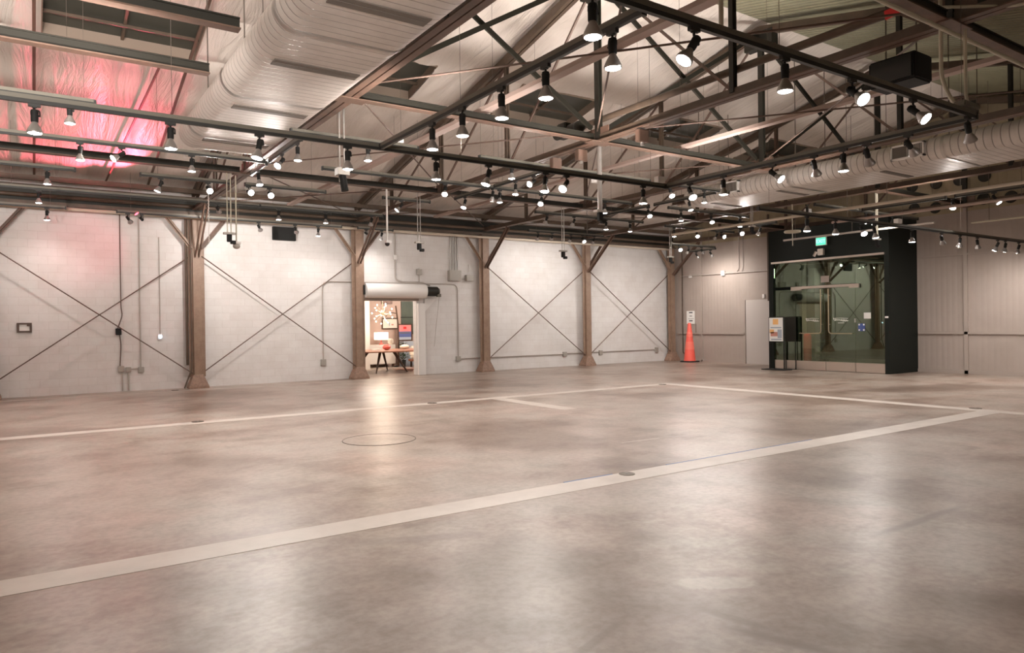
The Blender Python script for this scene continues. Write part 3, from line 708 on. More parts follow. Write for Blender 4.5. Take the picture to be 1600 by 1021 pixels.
KEYF = {'T1':0.6,'T2':0.4,'T3':0.35,'T4':0.5,'T9w':5.5,'T8':1.2,'T8d':0.95,'T9':1.3,'X61w':1.3,'Y64w':1.3,'X61v':3.5,'X38v':2.2}
TOTAL = {}; seen = {}
for L in LAMPS: TOTAL[L[0]] = TOTAL.get(L[0], 0) + 1
def order(L): return L[1] if TR[L[0]][0] == 'X' else -L[1]
LAMP_E = 56.0
SPOTCOL = (1.0, 0.93, 0.88)
spot_data = {}
def spot(kind, e, size, blend, rad, col=SPOTCOL):
    k = (kind, round(e, 2))
    if k not in spot_data:
        l = bpy.data.lights.new('lamp_light', 'SPOT'); l.energy = e; l.spot_size = math.radians(size); l.spot_blend = blend; l.shadow_soft_size = rad; l.color = col
        spot_data[k] = l
    return spot_data[k]
for L in sorted(LAMPS, key=lambda q: (q[0], order(q))):
    key, s, ax, ay, az, mode = L; d, c, z = TR[key]; seen[key] = seen.get(key, 0) + 1
    pos = V(s, c, z) if d == 'X' else V(c, s, z)
    lab = 'black spotlight %s, %s on %s' % (STATE[mode], (ORD[seen[key]-1] + ' from left') if TOTAL[key] > 1 else 'only one', WHERE[key])
    if len(lab.split()) > 16: lab = lab.replace('the low near track ring', 'the near track ring').replace('to face the viewer', 'to the viewer').replace('from the viewer', 'from us')
    if len(lab.split()) > 16: lab = lab.replace('black spotlight', 'spotlight').replace('the near', 'near')
    t = thing('track_spotlight', lab, 'spotlight', pos, 'track spotlights')
    a = Vector((ax, ay, az)).normalized(); q = V(0,0,-1).rotation_difference(a); piv = V(0,0,-0.110)
    for nm in ('adapter','yoke','holder','bulb','lens'):
        o = bpy.data.objects.new(nm, ME['lens_red'] if (nm == 'lens' and mode == 'r') else ME[nm]); COL.objects.link(o); o.parent = t
        if nm in ('holder','bulb','lens'):
            o.location = piv; o.rotation_mode = 'QUATERNION'; o.rotation_quaternion = q
        elif d == 'Y': o.rotation_euler = (0,0,PI/2)
    if POW[mode] > 0 and not (key == 'T8' and mode == 'p'):
        lo = bpy.data.objects.new('lamp_light', spot(mode, LAMP_E*POW[mode]*KEYF.get(key+mode, KEYF.get(key, 1.0)), 165 if mode not in 'w' else 125, 1.0, 0.055)); COL.objects.link(lo); lo.parent = t
        lo.location = piv + a*0.19; lo.rotation_mode = 'QUATERNION'; lo.rotation_quaternion = q

# ------------------------------------------------------------------ drop pendants and ceiling conduits
def pendant(x, y, ztop, zbot, label, kind, pipem='galv', r=0.014, double=False):
    t = thing('drop_pendant', label, 'pendant', (x,y,ztop), 'drop pendants from the roof')
    for k, dx in enumerate((-0.035, 0.035) if double else (0.0,)):
        bm = NEW(); tube(bm, [(x+dx,y,ztop),(x+dx,y,zbot+0.10)], r, 8); obj('drop_pipe', bm, pipem, t)
    if kind == 'camera':
        bm = NEW(); box(bm, (x-0.05,y-0.05,zbot+0.06), (x+0.09,y+0.05,zbot+0.13)); obj('housing', bm, 'white', t, bevel=0.012)
        bm = NEW(); sphere(bm, (x,y,zbot+0.05), 0.055); obj('dome', bm, 'black', t, smooth=True)
    elif kind == 'socket':
        bm = NEW(); box(bm, (x-0.11,y-0.05,zbot+0.10), (x+0.11,y+0.05,zbot+0.14)); obj('mount', bm, 'greybox', t)
        bm = NEW(); box(bm, (x-0.045,y-0.04,zbot-0.05), (x+0.045,y+0.04,zbot+0.10)); box(bm, (x+0.02,y-0.04,zbot-0.09), (x+0.12,y+0.04,zbot-0.02)); obj('socket', bm, 'blackm', t, bevel=0.008)
    elif kind == 'cylinder':
        bm = NEW(); box(bm, (x-0.09,y-0.07,zbot+0.20), (x+0.09,y+0.07,zbot+0.30)); obj('mount', bm, 'greybox', t)
        bm = NEW(); tube(bm, [(x,y,zbot+0.20),(x+0.03,y-0.02,zbot-0.03)], 0.055, 14); obj('head', bm, 'blackm', t)
    elif kind == 'sensor':
        bm = NEW(); sphere(bm, (x,y,zbot+0.03), 0.075, sz=0.8); obj('sensor_head', bm, 'greybox', t, smooth=True)
        bm = NEW(); box(bm, (x-0.08,y-0.05,zbot+0.07), (x+0.08,y+0.05,zbot+0.12)); obj('mount', bm, 'white', t)
    return t
pendant(3.82,10.05,7.4,3.62,'grey pipe pair with black cylinder head right of the left duct','cylinder','galv',0.016,True)
pendant(6.77,15.05,4.72,3.42,'white drop pole ending in a small dome camera left of the roller door','camera','white',0.022)
pendant(3.33,15.05,4.72,3.38,'cream cable pair with black socket right of the first column','socket','conds',0.010,True)
pendant(3.50,15.20,4.72,3.24,'cream drop pole with round sensor right of the first column','sensor','conds',0.014)
pendant(7.58,15.05,4.72,3.42,'grey twin drop with black socket above the roller door','socket','galv',0.010,True)
pendant(11.88,15.05,4.72,3.42,'grey twin drop with black socket left of the fourth column','socket','galv',0.010,True)
pendant(8.40,9.57,4.72,3.46,'thick grey pipe dropping from the ridge joint to a black socket','socket','galv',0.042)
pendant(16.95,15.95,4.72,3.55,'grey twin drop with black socket at the far corner column','socket','galv',0.012,True)
pendant(17.0,11.59,4.72,3.50,'cream drop tube with round disc left of the exit sign','none','conds',0.012)
pendant(17.42,9.52,4.72,3.46,'cream twin drop with black socket right of the exit sign','socket','conds',0.014,True)
pendant(16.98,12.87,5.0,4.16,'grey twin drop with black socket right of the far corner','socket','galv',0.012,True)
bm = NEW(); lathe(bm, [(0.02,0.04),(0.20,0.03),(0.22,0.0),(0.20,-0.03),(0.02,-0.04)], (17.0,11.59,3.98), 24); tag(obj('pendant_disc', bm, 'conds', base=(17.0,11.59,3.98), smooth=True), 'flat cream disc on the drop tube left of the exit sign', 'disc')
def conduit(name, pts, r, m, label, cat='conduit', group=None, rnd=0.10):
    bm = NEW(); tube(bm, arc_pts(pts, rnd, 4) if rnd else pts, r, 8); return tag(obj(name, bm, m, base=Vector(pts[0]), smooth=True), label, cat, group)
conduit('ceiling_conduit', [(3.9,3.58,4.60),(13.5,3.58,4.60)], 0.022, 'conds', 'cream conduit under the near-side strut at top right', rnd=0)
conduit('ceiling_conduit', [(6.9,3.95,5.35),(8.15,3.80,4.97),(8.2,3.05,4.72),(8.2,1.5,4.6)], 0.018, 'conds', 'cream bent conduit along the second truss at the top right corner')
conduit('ceiling_cable', [(8.17,3.74,5.4),(8.17,3.74,4.2),(8.19,3.66,3.95),(8.22,3.56,3.80)], 0.022, 'conds', 'left cream cable dropping to the right end of the front rail', 'cable')
conduit('ceiling_cable', [(8.24,3.53,4.66),(8.24,3.53,3.95),(8.26,3.50,3.80)], 0.018, 'conds', 'right cream cable dropping to the right end of the front rail', 'cable')
bm = NEW(); box(bm, (8.02,3.44,3.80), (8.36,3.56,3.86)); tag(obj('feed_box', bm, 'strutch', base=(8.2,3.5,3.80), bevel=0.01), 'olive feed box on the right end of the front track rail', 'box')
conduit('ceiling_cable', [(4.35,3.55,6.6),(4.35,3.55,3.80)], 0.018, 'conds', 'cream cable dropping onto the middle of the front track rail', 'cable', rnd=0)
bm = NEW(); lathe(bm, [(0.02,-0.10),(0.09,-0.08),(0.115,0.0),(0.10,0.06),(0.02,0.10)], (8.35,3.02,4.88), 18); tag(obj('opal_globe', bm, 'lampw', base=(8.35,3.02,4.88), smooth=True), 'pale round globe cut by the top right corner of the photo', 'globe')
bm = NEW(); beam(bm, (8.02,4.26,5.02), (8.02,4.02,5.05), 0.02, 0.10); tag(obj('red_tag', bm, 'red', base=(8.02,4.14,5.02)), 'small red tag on the second truss at the top right', 'tag')
for x, y, z, l in ((5.0,10.63,4.58,'pale junction box on the rail behind the near ring'), (8.28,8.0,3.80,'pale junction box at the far corner of the near ring'), (8.40,9.665,4.10,'white box on the thick grey pipe below the ridge joint'), (15.0,7.75,3.58,'white box on the low right rail before the portal'), (15.9,10.4,4.236,'white box on the pipes in front of the portal')):
    bm = NEW(); box(bm, (x-0.08,y-0.05,z), (x+0.08,y+0.05,z+0.10)); o = tag(obj('junction_box', bm, 'white', base=(x,y,z), bevel=0.008), l, 'box', 'junction boxes overhead')
# long pipes across the hall at the right
for y0, y1, x, z, r, m, l in ((2.0,14.9,15.9,4.20,0.035,'cream','upper pale pipe in front of the portal'), (2.0,10.2,16.6,4.02,0.032,'pale','pinkish pipe just under the upper pale pipe'), (9.0,13.4,19.2,4.05,0.03,'condp','short grey pipe hugging the portal top'), (2.0,8.3,19.6,3.98,0.024,'conds','thin cream pipe low at the far right')):
    bm = NEW(); tube(bm, [(x,y0,z),(x,y1,z)], r, 10); t = tag(obj('ceiling_pipe', bm, m, base=(x,y0,z), smooth=True), l, 'pipe', 'pipes across the right side')
    for y in (y0+0.8, (y0+y1)/2, y1-0.4):
        bm = NEW(); tube(bm, [(x,y,z),(x,y,zr(y)-0.1)], 0.006, 5); obj('hanger', bm, 'wire', t)
bm = NEW()
for i in range(34):
    z = 4.45 - i*0.033; tube(bm, [(3.05,15.6,z),(3.05+0.012*(i%2),15.6,z-0.03)], 0.009, 5)
tag(obj('hanging_chain', bm, 'white', base=(3.05,15.6,4.45)), 'pale chain hanging in front of the first column', 'chain')

# ------------------------------------------------------------------ things on the white wall (face at y = 20.65)
WY = 20.62
def wbox(name, x0, x1, z0, z1, dep, m, label, cat, group=None, bevel=0.008):
    bm = NEW(); box(bm, (x0,20.648-dep,z0), (x1,20.648,z1)); return tag(obj(name, bm, m, base=((x0+x1)/2,20.648,z0), bevel=bevel), label, cat, group)
t = thing('picture_frame', 'small dark framed notice at the left edge of the white wall', 'picture frame', (-0.14,20.64,1.55))
bm = NEW()
for lo, hi in (((-0.29,20.60,1.55),(0.01,20.645,1.59)), ((-0.29,20.60,1.74),(0.01,20.645,1.78)), ((-0.29,20.60,1.59),(-0.24,20.645,1.74)), ((-0.035,20.60,1.59),(0.01,20.645,1.74)), ((-0.09,20.60,1.70),(-0.035,20.645,1.74))): box(bm, lo, hi)
obj('frame', bm, 'darkwood', t); bm = NEW(); box(bm, (-0.25,20.625,1.58), (-0.02,20.64,1.75)); obj('sheet', bm, 'paper', t)
conduit('wall_cable', [(1.90,WY,4.62),(1.90,WY,2.15),(1.93,WY-0.02,1.95),(1.82,WY,1.62)], 0.013, 'rod', 'dark cable running down the white wall to a small black box', 'cable')
conduit('wall_cable', [(1.86,WY,1.47),(1.89,WY,1.2),(1.86,WY,0.66)], 0.013, 'rod', 'dark cable between the small black box and the socket below', 'cable')
wbox('control_box', 1.77, 1.90, 1.45, 1.62, 0.09, 'blackm', 'small black box on the left part of the white wall', 'box')
wbox('socket_box', 1.81, 1.95, 0.50, 0.66, 0.06, 'greybox', 'left grey socket box near the floor of the white wall', 'socket', 'low socket boxes')
wbox('socket_box', 1.99, 2.11, 0.49, 0.62, 0.06, 'greybox', 'middle grey socket box near the floor of the white wall', 'socket', 'low socket boxes')
wbox('socket_box', 2.27, 2.41, 0.47, 0.61, 0.06, 'greybox', 'right grey socket box near the floor, under a tall conduit', 'socket', 'low socket boxes')
conduit('wall_conduit', [(1.91,WY,0.50),(1.91,WY,0.02)], 0.016, 'condp', 'left of two short conduits dropping to the floor', rnd=0)
conduit('wall_conduit', [(2.05,WY,0.49),(2.05,WY,0.02)], 0.02, 'condp', 'right of two short conduits dropping to the floor', rnd=0)
conduit('wall_conduit', [(2.11,WY,0.575),(2.27,WY,0.575)], 0.014, 'condp', 'short level conduit between the low socket boxes', rnd=0)
conduit('wall_conduit', [(2.33,WY,4.60),(2.33,WY,0.61)], 0.016, 'condp', 'tall grey conduit ending at the right low socket box', rnd=0)
conduit('wall_conduit', [(2.80,WY,4.0),(2.80,WY,1.46)], 0.012, 'condp', 'thin conduit above the blue-white light', rnd=0)
t = thing('switch_light', 'small blue-white glowing switch on the white wall', 'light', (2.79,20.63,1.38))
bm = NEW(); box(bm, (2.735,20.60,1.31), (2.845,20.648,1.46)); obj('plate', bm, 'white', t, bevel=0.008)
bm = NEW(); sphere(bm, (2.80,20.595,1.39), 0.04); obj('led', bm, 'ledblue', t, smooth=True)
conduit('wall_conduit', [(3.42,20.44,4.58),(3.42,20.44,0.62)], 0.035, 'steel', 'dark brown pipe up the left side of the first column', rnd=0)
conduit('wall_conduit', [(3.50,20.27,4.50),(3.50,20.27,0.55),(3.36,20.24,0.18),(3.30,20.22,0.02)], 0.020, 'steel', 'thin dark conduit beside the first column bending at its base')
wbox('wall_speaker', 5.73, 6.39, 4.09, 4.47, 0.10, 'blackm', 'black rectangular speaker panel high on the white wall', 'speaker')
conduit('wall_conduit', [(7.17,WY,0.60),(7.17,WY,2.94),(11.78,WY,2.94),(11.78,WY,0.52)], 0.017, 'condp', 'grey conduit arching over the roller door', rnd=0.22)
wbox('socket_box', 7.09, 7.25, 0.44, 0.62, 0.06, 'greybox', 'grey socket box left of the roller door', 'socket', 'low socket boxes')
wbox('socket_box', 11.68, 11.86, 0.38, 0.54, 0.06, 'greybox', 'grey socket box right of the roller door', 'socket', 'low socket boxes')
conduit('wall_conduit', [(11.86,WY,0.46),(16.2,WY,0.46)], 0.018, 'condp', 'low level conduit from the door socket to the fourth column', rnd=0)
wbox('socket_box', 16.20, 16.38, 0.36, 0.54, 0.06, 'greybox', 'grey socket box left of the fourth column', 'socket', 'low socket boxes')
conduit('wall_conduit', [(16.38,WY,0.48),(21.0,WY,0.48)], 0.018, 'condp', 'low level conduit through the far end bay', rnd=0)
wbox('socket_box', 17.95, 18.12, 0.36, 0.54, 0.06, 'greybox', 'grey socket box right of the fourth column', 'socket', 'low socket boxes')
wbox('socket_box', 20.95, 21.12, 0.36, 0.56, 0.06, 'greybox', 'grey socket box near the far corner', 'socket', 'low socket boxes')
conduit('wall_conduit', [(9.53,WY,4.60),(9.53,WY,3.05),(9.75,WY,2.97),(10.5,WY,2.97),(10.72,WY-0.06,2.88)], 0.024, 'condp', 'grey conduit dropping to the roller door motor')
wbox('conduit_fitting', 9.47, 9.59, 3.68, 3.82, 0.07, 'white', 'white fitting halfway down the conduit above the roller door', 'box')
conduit('wall_conduit', [(10.36,WY,3.42),(10.36,WY,2.99)], 0.02, 'condp', 'short conduit dropping onto the roller door conduit', rnd=0)
wbox('conduit_fitting', 10.27, 10.45, 3.22, 3.40, 0.07, 'greybox', 'grey fitting above the roller door motor conduit', 'box')
wbox('junction_box', 11.42, 11.86, 3.05, 3.40, 0.16, 'greybox', 'large grey junction box below three conduits', 'box')
for k, x in enumerate((11.50, 11.60, 11.70, 11.78)):
    conduit('wall_conduit', [(x,WY-0.03,4.62),(x,WY-0.03,3.40)], 0.022, 'galv', '%s of four shiny conduits rising from the large junction box' % ORD[k], group='riser conduits', rnd=0)
wbox('junction_box', 12.08, 12.36, 3.06, 3.26, 0.14, 'greybox', 'small grey junction box left of the third column', 'box')
conduit('wall_conduit', [(12.22,WY,3.62),(12.22,WY,3.26)], 0.012, 'galv', 'short rod above the small grey junction box', rnd=0)
conduit('wall_conduit', [(11.86,WY,3.12),(12.08,WY,3.12)], 0.014, 'galv', 'short level link between the two grey junction boxes', rnd=0)
# roller door
t = thing('roller_door', 'rolled-up white roller shutter above the doorway', 'roller door', (9.4,20.6,2.42))
bm = NEW(); n = 16; A = []; B = []
for i in range(n+1):
    a = -PI/2 - PI*i/n; y, z = 20.40 + 0.19*math.cos(a)*1.0, 2.68 + 0.225*math.sin(a); A.append((y, z))
A = [(20.645,2.455)] + [(20.40 + 0.21*math.cos(PI+ (PI/2) - PI*i/n), 2.68 - 0.225*math.cos(PI*i/n)) for i in range(n+1)] + [(20.645,2.905)]
A = [(20.645,2.455)] + [(20.42 - 0.21*math.sin(PI*i/n), 2.68 - 0.225*math.cos(PI*i/n)) for i in range(n+1)] + [(20.645,2.905)]
va = [bm.verts.new((8.42,y,z)) for y, z in A]; vb = [bm.verts.new((10.47,y,z)) for y, z in A]
for j in range(len(A)): k = (j+1) % len(A); bm.faces.new((va[j], va[k], vb[k], vb[j]))
bm.faces.new(va); bm.faces.new(vb); obj('hood', bm, 'white', t, smooth=True)
bm = NEW(); box(bm, (8.45,20.60,2.37), (10.33,20.645,2.455)); obj('bottom_bar', bm, 'taupe', t)
bm = NEW(); tube(bm, [(10.49,20.42,2.68),(10.90,20.42,2.68)], 0.155, 18); obj('motor', bm, 'dark', t, bevel=0.006)
bm = NEW(); tube(bm, [(10.91,20.42,2.68),(10.96,20.42,2.68)], 0.11, 18); box(bm, (10.86,20.30,2.50), (10.99,20.40,2.60)); obj('motor_cover', bm, 'strutch', t)
bm = NEW(); box(bm, (8.36,20.36,2.55), (8.415,20.62,2.84)); obj('end_plate', bm, 'blackm', t)
bm = NEW(); box(bm, (10.28,20.56,0.0), (10.54,20.645,2.30)); box(bm, (10.28,20.54,0.0), (10.30,20.56,2.30)); obj('guide_rail', bm, 'white', t)
bm = NEW(); vs = [bm.verts.new(p) for p in ((10.54,20.60,2.44),(10.54,20.64,2.44),(10.95,20.64,2.44),(10.95,20.60,2.44),(10.54,20.60,2.02),(10.54,20.64,2.02))]
for f in ((0,1,2,3),(0,4,5,1),(3,2,5,4),(0,3,4),(1,5,2)): bm.faces.new([vs[i] for i in f])
obj('bracket', bm, 'white', t)
conduit('door_chain', [(10.98,20.42,2.5),(10.90,20.5,1.6),(10.86,20.58,0.9)], 0.008, 'condp', 'thin pull chain hanging from the roller door motor', 'chain')

# ------------------------------------------------------------------ grey end wall (face at x = 22)
def gbox(name, y0, y1, z0, z1, dep, m, label, cat, group=None, bevel=0.006):
    bm = NEW(); box(bm, (21.998-dep,y0,z0), (21.998,y1,z1)); return tag(obj(name, bm, m, base=(21.998,(y0+y1)/2,z0), bevel=bevel), label, cat, group)
n = 0
for y0, y1, z0, z1 in ((17.0,20.3,1.09,1.15),(19.03,19.09,0,1.09),(19.03,19.09,1.15,5.2),(16.98,17.04,0,2.36),(8.0,10.78,1.13,1.20),(-2,7.9,1.13,1.20),(9.42,9.52,0,7.5),(9.52,10.78,3.38,3.43),(-2,9.42,3.38,3.43),(7.9,8.0,0,7.3),(-2,10.8,0,0.10),(17.04,20.3,0,0.08)):
    n += 1; bm = NEW(); box(bm, (21.945,y0,z0), (21.998,y1,z1)); struct('trim_%d' % n, bm, 'taupe')
gbox('wall_panel', 14.9, 16.95, 0, 2.36, 0.06, 'slab', 'plain pale grey panel on the end wall left of the portal', 'panel')
GX = 21.96
conduit('end_wall_conduit', [(GX-.02,20.1,3.44),(GX-.02,15.0,3.38)], 0.02, 'condp', 'level conduit across the grey wall left of the portal', rnd=0)
gbox('junction_box', 17.9, 18.05, 3.33, 3.52, 0.09, 'white', 'white box on the level conduit of the grey wall', 'box')
gbox('junction_box', 19.55, 19.68, 3.35, 3.46, 0.07, 'white', 'small white box on the level conduit near the corner', 'box')
conduit('end_wall_conduit', [(GX,17.25,5.4),(GX,17.25,3.55),(GX,17.35,3.46)], 0.014, 'condp', 'left of two thin risers on the grey wall conduit')
conduit('end_wall_conduit', [(GX,17.07,5.4),(GX,17.07,3.60),(GX,17.12,3.46)], 0.014, 'condp', 'right of two thin risers on the grey wall conduit')
conduit('end_wall_conduit', [(GX-.02,15.95,5.4),(GX-.02,15.95,2.30)], 0.04, 'steel', 'brown pipe down the grey wall beside the portal', rnd=0)
gbox('junction_box', 16.13, 16.22, 2.40, 2.55, 0.07, 'white', 'small white box beside the brown pipe left of the portal', 'box')
conduit('end_wall_conduit', [(GX-.03,20.02,4.4),(GX-.03,20.02,0.3),(GX-.03,19.7,0.28)], 0.022, 'steel', 'dark conduit in the far corner behind the cone')
t = thing('notice_sign', 'white notice sheet on the grey wall above the orange cone', 'sign', (21.97,19.63,1.5))
bm = NEW(); box(bm, (21.955,19.43,1.50), (21.985,19.83,2.02)); obj('sheet', bm, 'paper', t)
for z, w, h in ((1.93,0.10,0.05),(1.80,0.07,0.03),(1.70,0.16,0.012),(1.60,0.10,0.05)):
    bm = NEW(); box(bm, (21.950,19.62-w,z), (21.955,19.62+w*0.8,z+h)); obj('print_line', bm, 'ink', t)
bm = NEW(); tube(bm, [(21.96,19.36,1.5),(21.96,19.36,1.15)], 0.010, 6); tag(obj('sign_post', bm, 'rod', base=(21.96,19.36,1.15)), 'thin dark stick below the notice sheet', 'post')
for (y, z, q) in ((10.86,4.89,'left end of the lower row'),(10.26,4.83,'second of the lower row'),(8.99,4.90,'third of the lower row'),(8.32,4.85,'right end of the lower row'),(10.91,5.55,'left end of the upper row'),(10.23,5.54,'second of the upper row'),(9.60,5.53,'third of the upper row'),(8.96,5.53,'right end of the upper row')):
    t = thing('round_vent', 'round dark vent high on the grey wall, ' + q, 'vent', (21.97,y,z), 'round vents on the grey wall')
    bm = NEW(); tube(bm, [(21.998,y,z),(21.97,y,z)], 0.15, 22); obj('mesh', bm, 'holes', t)
    bm = NEW(); pts = [(21.968,y+0.155*math.cos(2*PI*i/24),z+0.155*math.sin(2*PI*i/24)) for i in range(25)]; tube(bm, pts, 0.012, 5, False); obj('ring', bm, 'dark', t)
# orange cone
t = thing('traffic_cone', 'tall slim orange cone on a black base in the far corner', 'cone', (21.45,19.24,0))
bm = NEW(); box(bm, (21.18,18.97,0.0), (21.72,19.51,0.05)); obj('base', bm, 'rubber', t, bevel=0.012)
bm = NEW(); lathe(bm, [(0.235,0.05),(0.225,0.09),(0.065,1.50),(0.055,1.53),(0.02,1.54)], (21.45,19.24,0), 26); obj('cone_body', bm, 'orange', t, smooth=True)
bm = NEW(); lathe(bm, [(0.185,0.50),(0.152,0.80)], (21.45,19.24,0), 26, False); lathe(bm, [(0.130,1.0),(0.110,1.18)], (21.45,19.24,0), 26, False); obj('collar', bm, 'orangeb', t, smooth=True)

# ------------------------------------------------------------------ black entrance portal with glass doors
t = thing('entrance_portal', 'large black portal box around the glass entrance doors', 'portal', (20.4,12.8,0))
bm = NEW(); box(bm, (20.4,10.81,0), (21.99,10.95,4.55)); obj('right_jamb', bm, 'portal', t)
bm = NEW(); box(bm, (20.4,14.66,0), (21.99,14.82,4.55)); obj('left_jamb', bm, 'portal', t)
bm = NEW(); box(bm, (20.4,10.95,3.52), (21.99,14.66,4.55)); obj('header', bm, 'portal', t)
bm = NEW(); box(bm, (20.36,10.93,3.46), (20.42,14.70,3.52)); obj('head_trim', bm, 'alu', t)
GXF = 20.47
def pane(name, y0, y1, z0, z1, label, cat, kick=True):
    t = thing(name, label, cat, (GXF, (y0+y1)/2, 0), 'glass entrance front')
    bm = NEW(); box(bm, (GXF-0.006,y0+0.004,z0), (GXF+0.006,y1-0.004,z1)); obj('glass_pane', bm, 'glass', t)
    if kick:
        bm = NEW(); box(bm, (GXF-0.03,y0+0.008,0.012), (GXF+0.03,y1-0.008,0.29)); obj('kick_plate', bm, 'alu', t)
    return t
pane('glass_sidelight', 13.88, 14.66, 0.29, 2.58, 'fixed glass panel left of the entrance doors', 'glass panel')
pane('glass_sidelight', 10.95, 11.86, 0.29, 3.46, 'fixed glass panel right of the entrance doors', 'glass panel')
pane('glass_transom', 11.86, 14.66, 2.68, 3.46, 'fixed glass above the entrance doors', 'glass panel', False)
dl = pane('glass_door', 12.82, 13.88, 0.29, 2.58, 'left leaf of the glass entrance doors', 'door')
dr = pane('glass_door', 11.86, 12.82, 0.29, 2.58, 'right leaf of the glass entrance doors', 'door')
def squiggle(bm, y0, y1, zc, x):
    """an illegible flourish of white script strokes"""
    n = 60; pts = []
    for i in range(n+1):
        u = i/n; a = 0.035 if 0.08 < u < 0.9 else 0.055
        pts.append((x, y0+(y1-y0)*u + 0.014*math.sin(u*2*PI*7), zc + a*math.sin(u*2*PI*7+0.7)*(0.6+0.4*math.cos(u*9)) - 0.03*(u-0.5)))
    tube(bm, pts, 0.010, 5)
    tube(bm, [(x,y0+0.02*(1 if y1>y0 else -1),zc+0.05),(x,(y0+y1)/2,zc+0.062),(x,y1,zc+0.045)], 0.006, 5)
for d, sgn, ye, logo in ((dl, 1, 13.70, (13.50,13.06)), (dr, -1, 11.93, (12.56,12.10))):
    ym = 12.82 + sgn*0.13
    for x, nm in ((GXF-0.075,'pull_handle'), (GXF+0.075,'inner_handle')):
        bm = NEW(); tube(bm, arc_pts([(x,ym,2.55),(x,ym,1.17),(x,ye,1.17)], 0.10, 5), 0.017, 10)
        for (y, z) in ((ym,2.35),(ym,1.45),(ye-sgn*0.05,1.17)): tube(bm, [(x,y,z),(GXF+(0.006 if x > GXF else -0.006),y,z)], 0.010, 8)
        obj(nm, bm, 'brass', d, smooth=True)
    bm = NEW(); squiggle(bm, logo[0], logo[1], 1.58, GXF-0.012); obj('script_logo', bm, 'frost', d)
    if sgn < 0:
        bm = NEW(); box(bm, (GXF-0.012,12.22,1.485), (GXF-0.007,12.42,1.50)); obj('logo_underline', bm, 'frost', d)
t = thing('door_header_bar', 'champagne metal bar across the top of the glass doors', 'bar', (GXF-0.07,12.8,2.545))
bm = NEW(); box(bm, (GXF-0.10,11.70,2.585), (GXF-0.035,13.98,2.665)); obj('bar', bm, 'alu', t, bevel=0.006)
for a, b in ((13.62,13.98),(11.70,12.0)):
    bm = NEW(); box(bm, (GXF-0.11,a,2.545), (GXF-0.04,b,2.583)); obj('patch_fitting', bm, 'alu', t)
def sticker(name, y0, y1, z0, z1, m, label, cat): 
    bm = NEW(); box(bm, (GXF-0.012,y0,z0), (GXF-0.007,y1,z1)); return tag(obj(name, bm, m, base=(GXF-0.01,(y0+y1)/2,z0)), label, cat)
sticker('door_notice', 12.70, 12.97, 2.76, 2.96, 'taupe', 'pale notice square on the glass above the door bar', 'notice')
sticker('white_notice', 11.39, 11.60, 1.61, 1.79, 'paper', 'small white notice on the right glass panel', 'notice')
t = thing('blue_sticker', 'blue square sticker with four white dots on the right glass panel', 'sticker', (GXF-0.01,11.67,1.24))
bm = NEW(); box(bm, (GXF-0.012,11.57,1.24), (GXF-0.007,11.78,1.47)); obj('sheet', bm, 'blue', t)
for y in (11.605,11.745):
    for z in (1.275,1.435):
        bm = NEW(); tube(bm, [(GXF-0.012,y,z),(GXF-0.015,y,z)], 0.026, 12); obj('dot', bm, 'frost', t)
sticker('grey_notice', 11.85, 11.90, 1.50, 1.62, 'greybox', 'tiny grey sticker beside the blue sticker', 'sticker')
bm = NEW(); box(bm, (20.385,10.84,1.62), (20.40,10.93,1.67)); tag(obj('key_plate', bm, 'paper', base=(20.39,10.88,1.62)), 'tiny white plate on the portal right jamb', 'plate')
# exit sign and camera on the portal header
t = thing('exit_sign', 'glowing green exit sign on the portal header', 'exit sign', (20.33,12.86,3.9))
bm = NEW(); box(bm, (20.31,12.68,3.90), (20.36,13.04,4.16)); obj('housing', bm, 'white', t, bevel=0.006)
bm = NEW(); box(bm, (20.303,12.70,3.92), (20.312,13.02,4.14)); obj('face', bm, 'exitg', t)
bm = NEW(); tube(bm, [(20.335,12.86,4.16),(20.335,12.86,4.22),(20.40,12.86,4.22)], 0.012, 6); obj('bracket', bm, 'white', t)
cu = bpy.data.curves.new('exit_text', 'FONT'); cu.body = 'EXIT'; cu.size = 0.155; cu.align_x = 'CENTER'; cu.align_y = 'CENTER'; cu.extrude = 0.002
tmp = bpy.data.objects.new('tmp', cu); COL.objects.link(tmp); bpy.context.view_layer.update()
me = bpy.data.meshes.new_from_object(tmp); bpy.data.objects.remove(tmp); bm = NEW(); bm.from_mesh(me)
bmesh.ops.transform(bm, verts=bm.verts, matrix=Matrix(((0,0,-1,20.301),(-1,0,0,12.86),(0,1,0,4.03),(0,0,0,1)))); obj('letters', bm, 'exitw', t)
t = thing('security_camera', 'pale security camera box under the exit sign', 'camera', (20.38,12.92,3.6))
bm = NEW(); box(bm, (20.26,12.76,3.60), (20.36,12.96,3.80)); obj('body', bm, 'alu', t, bevel=0.01)
bm = NEW(); tube(bm, [(20.31,13.02,3.72),(20.27,13.08,3.58)], 0.045, 10); obj('lens_tube', bm, 'alu', t); bm = NEW(); box(bm, (20.34,12.86,3.66), (20.40,13.0,3.74)); obj('mount', bm, 'black', t)
